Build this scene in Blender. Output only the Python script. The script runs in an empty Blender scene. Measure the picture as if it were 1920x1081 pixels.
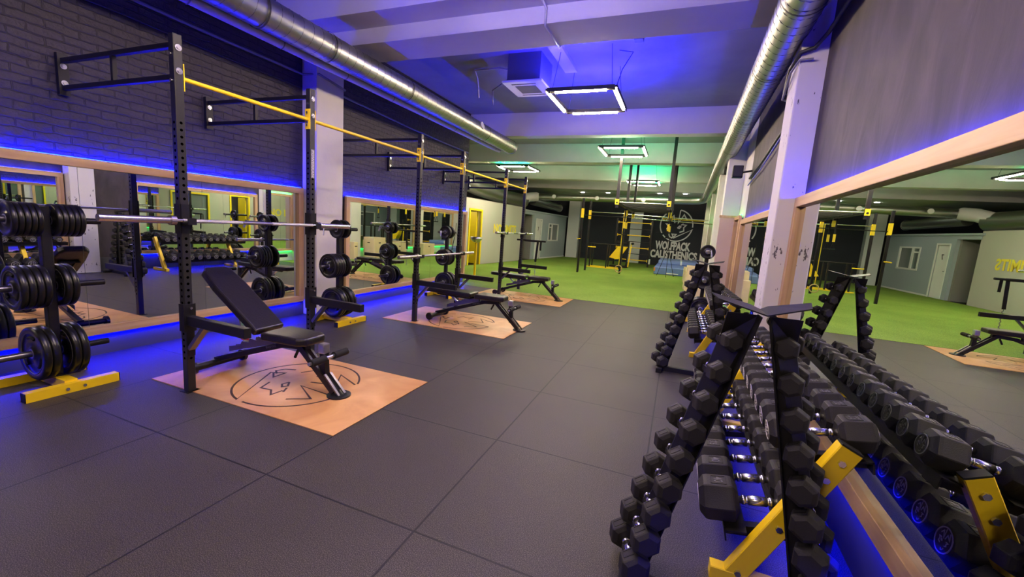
import bpy, math, random
from mathutils import Vector, Matrix, Euler
random.seed(7)
PI = math.pi
S = bpy.context.scene
COL = S.collection

# ------------------------------------------------------------------ camera, world, exposure
cam_d = bpy.data.cameras.new('camera')
cam_d.sensor_width = 36.0
cam_d.lens = 783.65 / 1920 * 36.0
cam_d.clip_start = 0.02
cam = bpy.data.objects.new('camera', cam_d)
COL.objects.link(cam)
r_ = Vector((0.92660152, 0.36956282, 0.06951942))
u_ = Vector((-0.11758173, 0.10913542, 0.98704812))
f_ = Vector((-0.35718925, 0.9227745, -0.14457888))
cam.matrix_world = Matrix(((r_.x, u_.x, -f_.x, 1.0292), (r_.y, u_.y, -f_.y, -1.56795),
                           (r_.z, u_.z, -f_.z, 1.49087), (0, 0, 0, 1)))
S.camera = cam
S.view_settings.view_transform = 'Standard'
S.view_settings.look = 'None'
S.view_settings.gamma = 1.0
S.view_settings.use_curve_mapping = False
S.view_settings.exposure = 1.75
S.cycles.max_bounces = 10
S.cycles.glossy_bounces = 6
S.cycles.diffuse_bounces = 4
S.cycles.sample_clamp_indirect = 6.0
S.cycles.use_denoising = True
S.cycles.caustics_reflective = False
W = bpy.data.worlds.new('world'); S.world = W
W.use_nodes = True
W.node_tree.nodes['Background'].inputs[0].default_value = (0.7, 0.6, 0.5, 1)
W.node_tree.nodes['Background'].inputs[1].default_value = 0.03

K_TUBE = 84.0      # radiance of the white tubes
K_BLUE = 38.0     # watts per blue uplight bar
K_STRIP = 95.0
FIX_Z = 3.5

# ------------------------------------------------------------------ materials
MATS = {}
def nt(name):
    m = bpy.data.materials.new(name); m.use_nodes = True
    t = m.node_tree
    return m, t, t.nodes['Principled BSDF']
def mat(name, col, rough=0.5, metal=0.0, spec=0.5, noise=0.0, nscale=8.0, bump=0.0, bscale=60.0, coat=0.0):
    m, t, b = nt(name)
    b.inputs['Base Color'].default_value = (*col, 1)
    b.inputs['Roughness'].default_value = rough
    b.inputs['Metallic'].default_value = metal
    b.inputs['Specular IOR Level'].default_value = spec
    b.inputs['Coat Weight'].default_value = coat
    tc = t.nodes.new('ShaderNodeTexCoord')
    if noise:
        n = t.nodes.new('ShaderNodeTexNoise'); n.inputs['Scale'].default_value = nscale
        n.inputs['Detail'].default_value = 6
        t.links.new(tc.outputs['Object'], n.inputs['Vector'])
        r = t.nodes.new('ShaderNodeValToRGB')
        r.color_ramp.elements[0].position = 0.3; r.color_ramp.elements[1].position = 0.7
        r.color_ramp.elements[0].color = (*[c * (1 - noise) for c in col], 1)
        r.color_ramp.elements[1].color = (*[min(1, c * (1 + noise)) for c in col], 1)
        t.links.new(n.outputs['Fac'], r.inputs['Fac'])
        t.links.new(r.outputs['Color'], b.inputs['Base Color'])
    if bump:
        n = t.nodes.new('ShaderNodeTexNoise'); n.inputs['Scale'].default_value = bscale
        t.links.new(tc.outputs['Object'], n.inputs['Vector'])
        bp = t.nodes.new('ShaderNodeBump'); bp.inputs['Strength'].default_value = bump
        bp.inputs['Distance'].default_value = 0.01
        t.links.new(n.outputs['Fac'], bp.inputs['Height'])
        t.links.new(bp.outputs['Normal'], b.inputs['Normal'])
    MATS[name] = m
    return m
def emit(name, col, k):
    m, t, b = nt(name)
    b.inputs['Base Color'].default_value = (0.02, 0.02, 0.02, 1)
    b.inputs['Emission Color'].default_value = (*col, 1)
    b.inputs['Emission Strength'].default_value = k
    MATS[name] = m
    return m

mat('black_steel', (0.008, 0.0078, 0.008), 0.4, 0.0, 0.35, bump=0.05, bscale=200)
mat('powder_coat', (0.015, 0.0145, 0.015), 0.42, 0.0, 0.4, bump=0.05, bscale=200)
mat('hole_black', (0.001, 0.001, 0.001), 0.9, spec=0.0)
mat('black_matte', (0.005, 0.005, 0.0055), 0.6, spec=0.3)
mat('rubber_head', (0.015, 0.014, 0.0145), 0.62, 0, 0.35, bump=0.15, bscale=300)
mat('rubber_plate', (0.005, 0.005, 0.0055), 0.33, 0, 0.45)
mat('number_relief', (0.075, 0.072, 0.075), 0.5)
mat('emblem_grey', (0.48, 0.46, 0.45), 0.5)
mat('chrome', (0.70, 0.69, 0.68), 0.24, 1.0)
mat('knurled_steel', (0.55, 0.54, 0.54), 0.34, 1.0, bump=0.5, bscale=900)
mat('bar_steel', (0.66, 0.62, 0.58), 0.27, 1.0)
mat('yellow_paint', (0.86, 0.60, 0.012), 0.38)
mat('yellow_door', (0.85, 0.66, 0.01), 0.45)
mat('black_vinyl', (0.009, 0.007, 0.0075), 0.36, 0, 0.5, bump=0.12, bscale=45)
mat('grip_foam', (0.011, 0.011, 0.011), 0.8, spec=0.3)
mat('dark_steel', (0.20, 0.19, 0.19), 0.35, 1.0)
mat('bright_steel', (0.62, 0.62, 0.64), 0.3, 1.0)
mat('red_tip', (0.6, 0.02, 0.03), 0.4)
mat('white_paint', (0.62, 0.60, 0.58), 0.75, noise=0.05, nscale=2.5, bump=0.25, bscale=14)
mat('slab_paint_dimmed', (0.33, 0.33, 0.36), 0.85, noise=0.12, nscale=1.2, bump=0.3, bscale=6)  # ceiling paint darkened for the little white light reaching the slab
mat('ceiling_paint', (0.66, 0.65, 0.66), 0.8, noise=0.05, nscale=1.5, bump=0.2, bscale=9)
mat('grey_wall', (0.42, 0.42, 0.38), 0.7, noise=0.03, nscale=1)
mat('bluegrey_wall', (0.33, 0.39, 0.44), 0.7)
mat('dark_wall', (0.010, 0.014, 0.026), 0.7, noise=0.1, nscale=2)
mat('black_wall', (0.010, 0.010, 0.013), 0.85)
mat('plinth', (0.05, 0.05, 0.06), 0.6)
mat('grey_room', (0.20, 0.20, 0.19), 0.8)
mat('white_trim', (0.72, 0.74, 0.74), 0.5)
mat('white_sign', (0.80, 0.82, 0.84), 0.7)
mat('slat_white', (0.62, 0.65, 0.67), 0.6)
mat('yellow_sign', (0.75, 0.62, 0.05), 0.7)
mat('duct_metal', (0.40, 0.42, 0.39), 0.38, 1.0, bump=0.05, bscale=20)
mat('duct_seam', (0.16, 0.17, 0.16), 0.45, 1.0)
mat('pipe_white', (0.62, 0.62, 0.66), 0.45)
mat('cable_grey', (0.20, 0.20, 0.22), 0.6)
mat('cable_black', (0.02, 0.02, 0.022), 0.5)
mat('vinyl_blue', (0.13, 0.21, 0.52), 0.45, noise=0.12, nscale=3)
mat('vinyl_blue_light', (0.19, 0.29, 0.62), 0.45)
mat('ply_box', (0.70, 0.55, 0.36), 0.55, noise=0.06, nscale=3)
mat('beige_panel', (0.62, 0.50, 0.38), 0.6, noise=0.04, nscale=2)
mat('glass_dark', (0.16, 0.19, 0.20), 0.12, 0, 0.6)
mat('ac_white', (0.70, 0.70, 0.72), 0.4)
mat('ac_dark', (0.10, 0.10, 0.11), 0.6)
mat('burnt_line', (0.035, 0.015, 0.008), 0.6)
mat('orange_corner', (0.75, 0.30, 0.06), 0.5)
mat('wood_ring', (0.60, 0.42, 0.20), 0.5)
emit('tube_white', (1.0, 0.77, 0.54), K_TUBE)
emit('led_blue', (0.0002, 0.0020, 1.0), K_STRIP)
emit('led_green', (0.002, 1.0, 0.11), 8.0)
emit('led_blue_soft', (0.0004, 0.0020, 1.0), K_STRIP*.5)
emit('downlight', (1.0, 0.95, 0.86), 20.0)

def mirror_mat():
    m, t, b = nt('mirror_glass')
    b.inputs['Base Color'].default_value = (0.80, 0.86, 0.83, 1)
    b.inputs['Metallic'].default_value = 1.0
    b.inputs['Roughness'].default_value = 0.0
    MATS['mirror_glass'] = m
mirror_mat()

def wood_mat(name, c0, c1, scale=1.0, axis=1, rough=0.45):
    m, t, b = nt(name)
    tc = t.nodes.new('ShaderNodeTexCoord'); mp = t.nodes.new('ShaderNodeMapping')
    sc = [18 * scale] * 3; sc[axis] = 1.1 * scale
    mp.inputs['Scale'].default_value = sc
    n = t.nodes.new('ShaderNodeTexNoise'); n.inputs['Scale'].default_value = 1.0
    n.inputs['Detail'].default_value = 8; n.inputs['Distortion'].default_value = 0.6
    r = t.nodes.new('ShaderNodeValToRGB')
    r.color_ramp.elements[0].position = 0.32; r.color_ramp.elements[1].position = 0.68
    r.color_ramp.elements[0].color = (*c0, 1); r.color_ramp.elements[1].color = (*c1, 1)
    t.links.new(tc.outputs['Object'], mp.inputs['Vector']); t.links.new(mp.outputs['Vector'], n.inputs['Vector'])
    t.links.new(n.outputs['Fac'], r.inputs['Fac']); t.links.new(r.outputs['Color'], b.inputs['Base Color'])
    b.inputs['Roughness'].default_value = rough
    MATS[name] = m
wood_mat('pine', (0.48, 0.29, 0.13), (0.62, 0.42, 0.22))
wood_mat('pine_upright', (0.48, 0.29, 0.13), (0.62, 0.42, 0.22), axis=2)

def board_mat():
    m, t, b = nt('birch_board')
    tc = t.nodes.new('ShaderNodeTexCoord')
    n = t.nodes.new('ShaderNodeTexNoise'); n.inputs['Scale'].default_value = 2.2; n.inputs['Detail'].default_value = 9
    n.inputs['Distortion'].default_value = 1.2
    r = t.nodes.new('ShaderNodeValToRGB')
    r.color_ramp.elements[0].position = 0.25; r.color_ramp.elements[1].position = 0.72
    r.color_ramp.elements[0].color = (0.44, 0.20, 0.055, 1); r.color_ramp.elements[1].color = (0.68, 0.39, 0.15, 1)
    t.links.new(tc.outputs['Object'], n.inputs['Vector']); t.links.new(n.outputs['Fac'], r.inputs['Fac'])
    t.links.new(r.outputs['Color'], b.inputs['Base Color'])
    b.inputs['Roughness'].default_value = 0.33
    MATS['birch_board'] = m
board_mat()

def floor_mat():
    m, t, b = nt('rubber_tiles')
    tc = t.nodes.new('ShaderNodeTexCoord')
    br = t.nodes.new('ShaderNodeTexBrick'); br.offset = 0.0; br.squash = 1.0
    br.inputs['Scale'].default_value = 1.0; br.inputs['Mortar Size'].default_value = 0.0065
    br.inputs['Mortar Smooth'].default_value = 0.3
    br.inputs['Brick Width'].default_value = 1.0; br.inputs['Row Height'].default_value = 1.0
    t.links.new(tc.outputs['Object'], br.inputs['Vector'])
    n = t.nodes.new('ShaderNodeTexNoise'); n.inputs['Scale'].default_value = 260; n.inputs['Detail'].default_value = 3
    n2 = t.nodes.new('ShaderNodeTexNoise'); n2.inputs['Scale'].default_value = 1.3; n2.inputs['Detail'].default_value = 5
    for q in (n, n2): t.links.new(tc.outputs['Object'], q.inputs['Vector'])
    r = t.nodes.new('ShaderNodeValToRGB')
    r.color_ramp.elements[0].position = 0.45; r.color_ramp.elements[1].position = 0.70
    r.color_ramp.elements[0].color = (0.016, 0.0135, 0.0105, 1); r.color_ramp.elements[1].color = (0.135, 0.118, 0.100, 1)
    t.links.new(n.outputs['Fac'], r.inputs['Fac'])
    mu = t.nodes.new('ShaderNodeMixRGB'); mu.blend_type = 'MULTIPLY'; mu.inputs[0].default_value = 0.5
    r2 = t.nodes.new('ShaderNodeValToRGB')
    r2.color_ramp.elements[0].position = 0.35; r2.color_ramp.elements[1].position = 0.65
    r2.color_ramp.elements[0].color = (0.72, 0.72, 0.72, 1); r2.color_ramp.elements[1].color = (1, 1, 1, 1)
    t.links.new(n2.outputs['Fac'], r2.inputs['Fac'])
    t.links.new(r.outputs['Color'], mu.inputs[1]); t.links.new(r2.outputs['Color'], mu.inputs[2])
    mx = t.nodes.new('ShaderNodeMixRGB'); mx.inputs[2].default_value = (0.006, 0.006, 0.006, 1)
    t.links.new(br.outputs['Fac'], mx.inputs[0]); t.links.new(mu.outputs[0], mx.inputs[1])
    t.links.new(mx.outputs[0], b.inputs['Base Color'])
    b.inputs['Roughness'].default_value = 0.55
    b.inputs['Specular IOR Level'].default_value = 0.35
    sub = t.nodes.new('ShaderNodeMath'); sub.operation = 'MULTIPLY_ADD'
    sub.inputs[1].default_value = -3.0
    t.links.new(br.outputs['Fac'], sub.inputs[0]); t.links.new(n.outputs['Fac'], sub.inputs[2])
    bp = t.nodes.new('ShaderNodeBump'); bp.inputs['Strength'].default_value = 0.3; bp.inputs['Distance'].default_value = 0.003
    t.links.new(sub.outputs[0], bp.inputs['Height']); t.links.new(bp.outputs['Normal'], b.inputs['Normal'])
    MATS['rubber_tiles'] = m
floor_mat()

def turf_mat():
    m, t, b = nt('turf')
    tc = t.nodes.new('ShaderNodeTexCoord')
    n = t.nodes.new('ShaderNodeTexNoise'); n.inputs['Scale'].default_value = 90; n.inputs['Detail'].default_value = 4
    n2 = t.nodes.new('ShaderNodeTexNoise'); n2.inputs['Scale'].default_value = 0.9; n2.inputs['Detail'].default_value = 4
    for q in (n, n2): t.links.new(tc.outputs['Object'], q.inputs['Vector'])
    r = t.nodes.new('ShaderNodeValToRGB')
    r.color_ramp.elements[0].position = 0.35; r.color_ramp.elements[1].position = 0.7
    r.color_ramp.elements[0].color = (0.115, 0.19, 0.030, 1); r.color_ramp.elements[1].color = (0.27, 0.40, 0.075, 1)
    t.links.new(n.outputs['Fac'], r.inputs['Fac'])
    r2 = t.nodes.new('ShaderNodeValToRGB')
    r2.color_ramp.elements[0].position = 0.35; r2.color_ramp.elements[1].position = 0.65
    r2.color_ramp.elements[0].color = (0.82, 0.86, 0.8, 1); r2.color_ramp.elements[1].color = (1, 1, 1, 1)
    t.links.new(n2.outputs['Fac'], r2.inputs['Fac'])
    mu = t.nodes.new('ShaderNodeMixRGB'); mu.blend_type = 'MULTIPLY'; mu.inputs[0].default_value = 1
    t.links.new(r.outputs['Color'], mu.inputs[1]); t.links.new(r2.outputs['Color'], mu.inputs[2])
    t.links.new(mu.outputs[0], b.inputs['Base Color'])
    b.inputs['Roughness'].default_value = 0.9; b.inputs['Specular IOR Level'].default_value = 0.15
    bp = t.nodes.new('ShaderNodeBump'); bp.inputs['Strength'].default_value = 0.6; bp.inputs['Distance'].default_value = 0.01
    t.links.new(n.outputs['Fac'], bp.inputs['Height']); t.links.new(bp.outputs['Normal'], b.inputs['Normal'])
    MATS['turf'] = m
turf_mat()

def brick_mat():
    m, t, b = nt('painted_brick')
    tc = t.nodes.new('ShaderNodeTexCoord')
    sx = t.nodes.new('ShaderNodeSeparateXYZ'); cb = t.nodes.new('ShaderNodeCombineXYZ')
    t.links.new(tc.outputs['Object'], sx.inputs[0])
    wn = t.nodes.new('ShaderNodeTexNoise'); wn.inputs['Scale'].default_value = 8.5; wn.inputs['Detail'].default_value = 4
    t.links.new(tc.outputs['Object'], wn.inputs['Vector'])
    for i, (o, d) in enumerate(((1, 0), (2, 1))):
        a = t.nodes.new('ShaderNodeMath'); a.operation = 'MULTIPLY_ADD'; a.inputs[1].default_value = 0.04
        t.links.new(wn.outputs['Fac'], a.inputs[0]); t.links.new(sx.outputs[o], a.inputs[2])
        t.links.new(a.outputs[0], cb.inputs[d])
    br = t.nodes.new('ShaderNodeTexBrick')
    br.inputs['Scale'].default_value = 1.0; br.inputs['Mortar Size'].default_value = 0.007
    br.inputs['Mortar Smooth'].default_value = 0.6
    br.inputs['Brick Width'].default_value = 0.225; br.inputs['Row Height'].default_value = 0.070
    t.links.new(cb.outputs[0], br.inputs['Vector'])
    n = t.nodes.new('ShaderNodeTexNoise'); n.inputs['Scale'].default_value = 16; n.inputs['Detail'].default_value = 7
    t.links.new(tc.outputs['Object'], n.inputs['Vector'])
    h = t.nodes.new('ShaderNodeMath'); h.operation = 'MULTIPLY_ADD'; h.inputs[1].default_value = -0.9
    t.links.new(br.outputs['Fac'], h.inputs[0]); t.links.new(n.outputs['Fac'], h.inputs[2])
    bp = t.nodes.new('ShaderNodeBump'); bp.inputs['Strength'].default_value = 0.8; bp.inputs['Distance'].default_value = 0.03
    t.links.new(h.outputs[0], bp.inputs['Height']); t.links.new(bp.outputs['Normal'], b.inputs['Normal'])
    mx = t.nodes.new('ShaderNodeMixRGB'); mx.inputs[1].default_value = (0.036, 0.030, 0.040, 1)
    mx.inputs[2].default_value = (0.014, 0.012, 0.016, 1)
    mf = t.nodes.new('ShaderNodeMath'); mf.operation = 'MULTIPLY'; mf.inputs[1].default_value = 0.6
    t.links.new(br.outputs['Fac'], mf.inputs[0]); t.links.new(mf.outputs[0], mx.inputs[0])
    t.links.new(mx.outputs[0], b.inputs['Base Color'])
    b.inputs['Roughness'].default_value = 0.55; b.inputs['Specular IOR Level'].default_value = 0.4
    MATS['painted_brick'] = m
brick_mat()

def chipped_mat():
    m, t, b = nt('chipped_paint')
    tc = t.nodes.new('ShaderNodeTexCoord')
    mp = t.nodes.new('ShaderNodeMapping'); mp.inputs['Scale'].default_value = (1, 1, .45)
    t.links.new(tc.outputs['Object'], mp.inputs['Vector'])
    a = t.nodes.new('ShaderNodeTexNoise'); a.inputs['Scale'].default_value = 34; a.inputs['Detail'].default_value = 3
    c = t.nodes.new('ShaderNodeTexNoise'); c.inputs['Scale'].default_value = 3.2; c.inputs['Detail'].default_value = 2
    t.links.new(mp.outputs[0], a.inputs['Vector']); t.links.new(tc.outputs['Object'], c.inputs['Vector'])
    ad = t.nodes.new('ShaderNodeMath'); ad.operation = 'ADD'
    t.links.new(a.outputs['Fac'], ad.inputs[0]); t.links.new(c.outputs['Fac'], ad.inputs[1])
    r = t.nodes.new('ShaderNodeValToRGB'); r.color_ramp.elements[0].position = .62; r.color_ramp.elements[1].position = .635
    dv = t.nodes.new('ShaderNodeMath'); dv.operation = 'MULTIPLY'; dv.inputs[1].default_value = .5
    t.links.new(ad.outputs[0], dv.inputs[0]); t.links.new(dv.outputs[0], r.inputs['Fac'])
    r.color_ramp.elements[0].color = (0.62, 0.60, 0.58, 1); r.color_ramp.elements[1].color = (0.10, 0.09, 0.10, 1)
    t.links.new(r.outputs['Color'], b.inputs['Base Color'])
    b.inputs['Roughness'].default_value = .75
    bp = t.nodes.new('ShaderNodeBump'); bp.inputs['Strength'].default_value = .3; bp.inputs['Distance'].default_value = .01
    t.links.new(c.outputs['Fac'], bp.inputs['Height']); t.links.new(bp.outputs['Normal'], b.inputs['Normal'])
    MATS['chipped_paint'] = m
chipped_mat()

def plaster_mat():
    m, t, b = nt('dark_plaster')
    tc = t.nodes.new('ShaderNodeTexCoord')
    mp = t.nodes.new('ShaderNodeMapping'); mp.inputs['Scale'].default_value = (1, 1.6, 0.7)
    n = t.nodes.new('ShaderNodeTexNoise'); n.inputs['Scale'].default_value = 3.0; n.inputs['Detail'].default_value = 9
    n.inputs['Distortion'].default_value = 0.5
    t.links.new(tc.outputs['Object'], mp.inputs['Vector']); t.links.new(mp.outputs['Vector'], n.inputs['Vector'])
    r = t.nodes.new('ShaderNodeValToRGB')
    r.color_ramp.elements[0].position = 0.28; r.color_ramp.elements[1].position = 0.7
    r.color_ramp.elements[0].color = (0.022, 0.017, 0.018, 1); r.color_ramp.elements[1].color = (0.062, 0.048, 0.049, 1)
    t.links.new(n.outputs['Fac'], r.inputs['Fac']); t.links.new(r.outputs['Color'], b.inputs['Base Color'])
    bp = t.nodes.new('ShaderNodeBump'); bp.inputs['Strength'].default_value = 0.35; bp.inputs['Distance'].default_value = 0.02
    t.links.new(n.outputs['Fac'], bp.inputs['Height']); t.links.new(bp.outputs['Normal'], b.inputs['Normal'])
    b.inputs['Roughness'].default_value = 0.7
    MATS['dark_plaster'] = m
plaster_mat()

# ------------------------------------------------------------------ mesh helpers
class MB:
    def __init__(s): s.v = []; s.f = []; s.sm = []
    def add(s, vs, fs, smooth=False, M=None):
        o = len(s.v)
        for p in vs:
            p = Vector(p)
            s.v.append(tuple(M @ p) if M is not None else tuple(p))
        for f in fs: s.f.append([i + o for i in f]); s.sm.append(smooth)
        return s
    def box(s, x0, x1, y0, y1, z0, z1, M=None):
        v = [(x0,y0,z0),(x1,y0,z0),(x1,y1,z0),(x0,y1,z0),(x0,y0,z1),(x1,y0,z1),(x1,y1,z1),(x0,y1,z1)]
        return s.add(v, [(3,2,1,0),(4,5,6,7),(0,1,5,4),(1,2,6,5),(2,3,7,6),(3,0,4,7)], False, M)
    def cbox(s, c, d, M=None):
        return s.box(c[0]-d[0]/2, c[0]+d[0]/2, c[1]-d[1]/2, c[1]+d[1]/2, c[2]-d[2]/2, c[2]+d[2]/2, M)
    def bar(s, a, b, w, h, up=(0,0,1), bev=0.0):
        # rectangular bar from a to b, w across, h along up
        a = Vector(a); b = Vector(b); d = (b-a).normalized(); up = Vector(up)
        if abs(d.dot(up)) > 0.98: up = Vector((0,1,0)) if abs(d.y) < .9 else Vector((1,0,0))
        side = d.cross(up).normalized(); upv = side.cross(d).normalized()
        if bev > 0:
            pts = [(-w/2+bev,-h/2),(w/2-bev,-h/2),(w/2,-h/2+bev),(w/2,h/2-bev),(w/2-bev,h/2),(-w/2+bev,h/2),(-w/2,h/2-bev),(-w/2,-h/2+bev)]
        else: pts = [(-w/2,-h/2),(w/2,-h/2),(w/2,h/2),(-w/2,h/2)]
        n = len(pts)
        vs = [a+side*x+upv*y for x,y in pts] + [b+side*x+upv*y for x,y in pts]
        fs = [(i,(i+1)%n,n+(i+1)%n,n+i) for i in range(n)] + [tuple(range(n-1,-1,-1)), tuple(range(n,2*n))]
        return s.add(vs, fs)
    def tube(s, a, b, r, n=14, r2=None, cap=True):
        a = Vector(a); b = Vector(b); d = (b-a).normalized(); r2 = r if r2 is None else r2
        up = Vector((0,0,1)) if abs(d.z) < .9 else Vector((1,0,0))
        x = d.cross(up).normalized(); y = x.cross(d)
        ca = [(math.cos(2*PI*i/n), math.sin(2*PI*i/n)) for i in range(n)]
        A = [a+(x*c+y*q)*r for c,q in ca]; B = [b+(x*c+y*q)*r2 for c,q in ca]
        s.add(A+B, [((i+1)%n,i,n+i,n+(i+1)%n) for i in range(n)], True)
        if cap: s.add(A, [tuple(range(n))]); s.add(B, [tuple(range(n-1,-1,-1))])
        return s
    def path(s, pts, r, n=8):
        pts = [Vector(p) for p in pts]
        rings = []
        px = None
        for i, p in enumerate(pts):
            d = (pts[min(i+1,len(pts)-1)] - pts[max(i-1,0)]).normalized()
            if px is None:
                up = Vector((0,0,1)) if abs(d.z) < .9 else Vector((1,0,0))
                px = d.cross(up).normalized()
            else: px = (px - d*px.dot(d)).normalized()
            y = d.cross(px)
            rings.append([p+(px*math.cos(2*PI*k/n)+y*math.sin(2*PI*k/n))*r for k in range(n)])
        vs = [v for g in rings for v in g]
        fs = [(i*n+k, i*n+(k+1)%n, (i+1)*n+(k+1)%n, (i+1)*n+k) for i in range(len(pts)-1) for k in range(n)]
        s.add(vs, fs, True)
        s.add(rings[0], [tuple(range(n-1,-1,-1))]); s.add(rings[-1], [tuple(range(n))])
        return s
    def lathe(s, prof, n=28, M=None):
        # prof: (r, h) points around local Z; smooth
        vs = []; m = len(prof)
        for i in range(n):
            c, q = math.cos(2*PI*i/n), math.sin(2*PI*i/n)
            for r, h in prof: vs.append((r*c, r*q, h))
        fs = [(i*m+k, ((i+1)%n)*m+k, ((i+1)%n)*m+k+1, i*m+k+1) for i in range(n) for k in range(m-1)]
        return s.add(vs, fs, True, M)
    def prism(s, pts, z0, z1, M=None):
        n = len(pts)
        vs = [(x,y,z0) for x,y in pts] + [(x,y,z1) for x,y in pts]
        fs = [(i,(i+1)%n,n+(i+1)%n,n+i) for i in range(n)] + [tuple(range(n-1,-1,-1)), tuple(range(n,2*n))]
        return s.add(vs, fs, False, M)
    def ribbon(s, pts, w, z0, z1, M=None):
        # flat stroke following 2-D points, width w, from z0 to z1 (one block per segment with mitred ends)
        P = [Vector((a,b)) for a,b in pts]
        L = []; R = []
        for i in range(len(P)):
            d0 = (P[i]-P[i-1]).normalized() if i > 0 else None
            d1 = (P[i+1]-P[i]).normalized() if i < len(P)-1 else None
            if d0 is None: d0 = d1
            if d1 is None: d1 = d0
            n0 = Vector((-d0.y,d0.x)); n1 = Vector((-d1.y,d1.x))
            m = (n0+n1)
            m = n1 if m.length < 1e-3 else m.normalized()
            k = min(2.0, 1/max(.3, m.dot(n1)))
            L.append(P[i]+m*w/2*k); R.append(P[i]-m*w/2*k)
        for i in range(len(P)-1):
            s.prism([tuple(R[i]),tuple(R[i+1]),tuple(L[i+1]),tuple(L[i])], z0, z1, M)
        return s
    def mesh(s, name, m):
        me = bpy.data.meshes.new(name)
        me.from_pydata(s.v, [], s.f); me.update()
        me.polygons.foreach_set('use_smooth', s.sm)
        me.materials.append(MATS[m])
        return me

def obj(name, mb, m, parent=None, bevel=0.0, segs=2, loc=None, smooth=False):
    me = mb.mesh(name, m) if isinstance(mb, MB) else mb
    o = bpy.data.objects.new(name, me); COL.objects.link(o)
    if parent is not None: o.parent = parent
    if loc is not None: o.location = loc
    if bevel:
        md = o.modifiers.new('bevel', 'BEVEL'); md.width = bevel; md.segments = segs; md.limit_method = 'ANGLE'
        md.angle_limit = math.radians(40)
        md.use_clamp_overlap = True
    return o
def tag(o, label=None, cat=None, group=None, kind=None):
    if label: o['label'] = label
    if cat: o['category'] = cat
    if group: o['group'] = group
    if kind: o['kind'] = kind
    return o
def thing(name, label, cat, loc=(0,0,0), rz=0.0, group=None, rot=None):
    o = bpy.data.objects.new(name, None); COL.objects.link(o)
    o.empty_display_size = 0.05
    o.location = loc; o.rotation_euler = rot if rot else (0,0,rz)
    return tag(o, label, cat, group)
def struct(name, mb, m, **k):
    return tag(obj(name, mb, m, **k), kind='structure')
CH = {}
def kids(o): return [c for c in COL.objects if c.parent == o]
def dup(root, kidtree, loc, rot=None, label=None, group=None, scale=None, cat=None):
    c = root.copy(); COL.objects.link(c); c.location = loc
    if rot is not None: c.rotation_euler = rot
    if scale is not None: c.scale = (scale,)*3 if not isinstance(scale, tuple) else scale
    if label: c['label'] = label
    if group: c['group'] = group
    def rec(src, dst, tree):
        for ch, sub in tree:
            d = ch.copy(); COL.objects.link(d); d.parent = dst; rec(ch, d, sub)
    rec(root, c, kidtree)
    return c
def tree(root):
    allo = list(COL.objects)
    def t(o): return [(c, t(c)) for c in allo if c.parent == o]
    return t(root)

def text_mesh(name, body, w, h, m, extr=0.004, thick=0.0, M=None, spacing=1.0):
    cu = bpy.data.curves.new(name, 'FONT'); cu.body = body; cu.size = 1.0; cu.offset = thick
    cu.extrude = 0.01; cu.resolution_u = 3; cu.space_character = spacing
    o = bpy.data.objects.new('tmp', cu); COL.objects.link(o)
    bpy.context.view_layer.update()
    dg = bpy.context.evaluated_depsgraph_get()
    me = bpy.data.meshes.new_from_object(o.evaluated_get(dg))
    COL.objects.unlink(o); bpy.data.objects.remove(o)
    xs = [v.co.x for v in me.vertices]; ys = [v.co.y for v in me.vertices]
    x0, x1, y0, y1 = min(xs), max(xs), min(ys), max(ys)
    for v in me.vertices:
        p = Vector(((v.co.x-(x0+x1)/2)/(x1-x0)*w, (v.co.y-(y0+y1)/2)/(y1-y0)*h, v.co.z/0.01*extr))
        v.co = (M @ p) if M is not None else p
    me.name = name
    me.materials.clear(); me.materials.append(MATS[m])
    return me

def frame_M(o, xdir, ydir):
    x = Vector(xdir).normalized(); y = Vector(ydir).normalized(); z = x.cross(y)
    return Matrix(((x.x,y.x,z.x,o[0]),(x.y,y.y,z.y,o[1]),(x.z,y.z,z.z,o[2]),(0,0,0,1)))

# the wolf emblem: strokes in a unit circle
def arc(a0, a1, n=20, r=1.0):
    return [(r*math.cos(math.radians(a0+(a1-a0)*i/n)), r*math.sin(math.radians(a0+(a1-a0)*i/n))) for i in range(n+1)]
def cp(*ps): return [((x-365)/160, -(y-335)/160) for x, y in ps]
WOLF = [arc(80, -4), arc(117, 212), arc(220, 347, 26) + cp((522,370),(352,463),(334,425),(374,425),(352,452)),
        cp((391,178),(380,312),(430,222),(462,272)), cp((300,195),(262,282),(330,236),(348,310)),
        cp((310,328),(262,322),(288,346),(276,374),(308,392)), cp((378,358),(400,338),(412,346),(398,362),(378,358)),
        cp((410,330),(434,315)), cp((428,324),(462,326),(440,352),(444,386),(404,402)),
        cp((300,422),(312,452),(334,464),(350,442))]

# ------------------------------------------------------------------ setting
fl = MB().box(-9, 3.2, -6.2, 7.55, -0.08, 0.0)
struct('floor', fl, 'rubber_tiles')
struct('floor', MB().box(-9, 3.2, 7.55, 23.4, -0.08, -0.012), 'black_matte')
tag(obj('artificial_turf', MB().prism([(-4.03,7.55),(2.07,7.55),(2.27,22.15),(-5.1,22.8),(-5.6,17.8),(-5.68,16.9),(-6.3,8.0),(-4.03,8.0)], -0.012, 0.004), 'turf'),
    'bright green artificial turf covering the far half of the gym floor', 'turf', kind='stuff')

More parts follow.
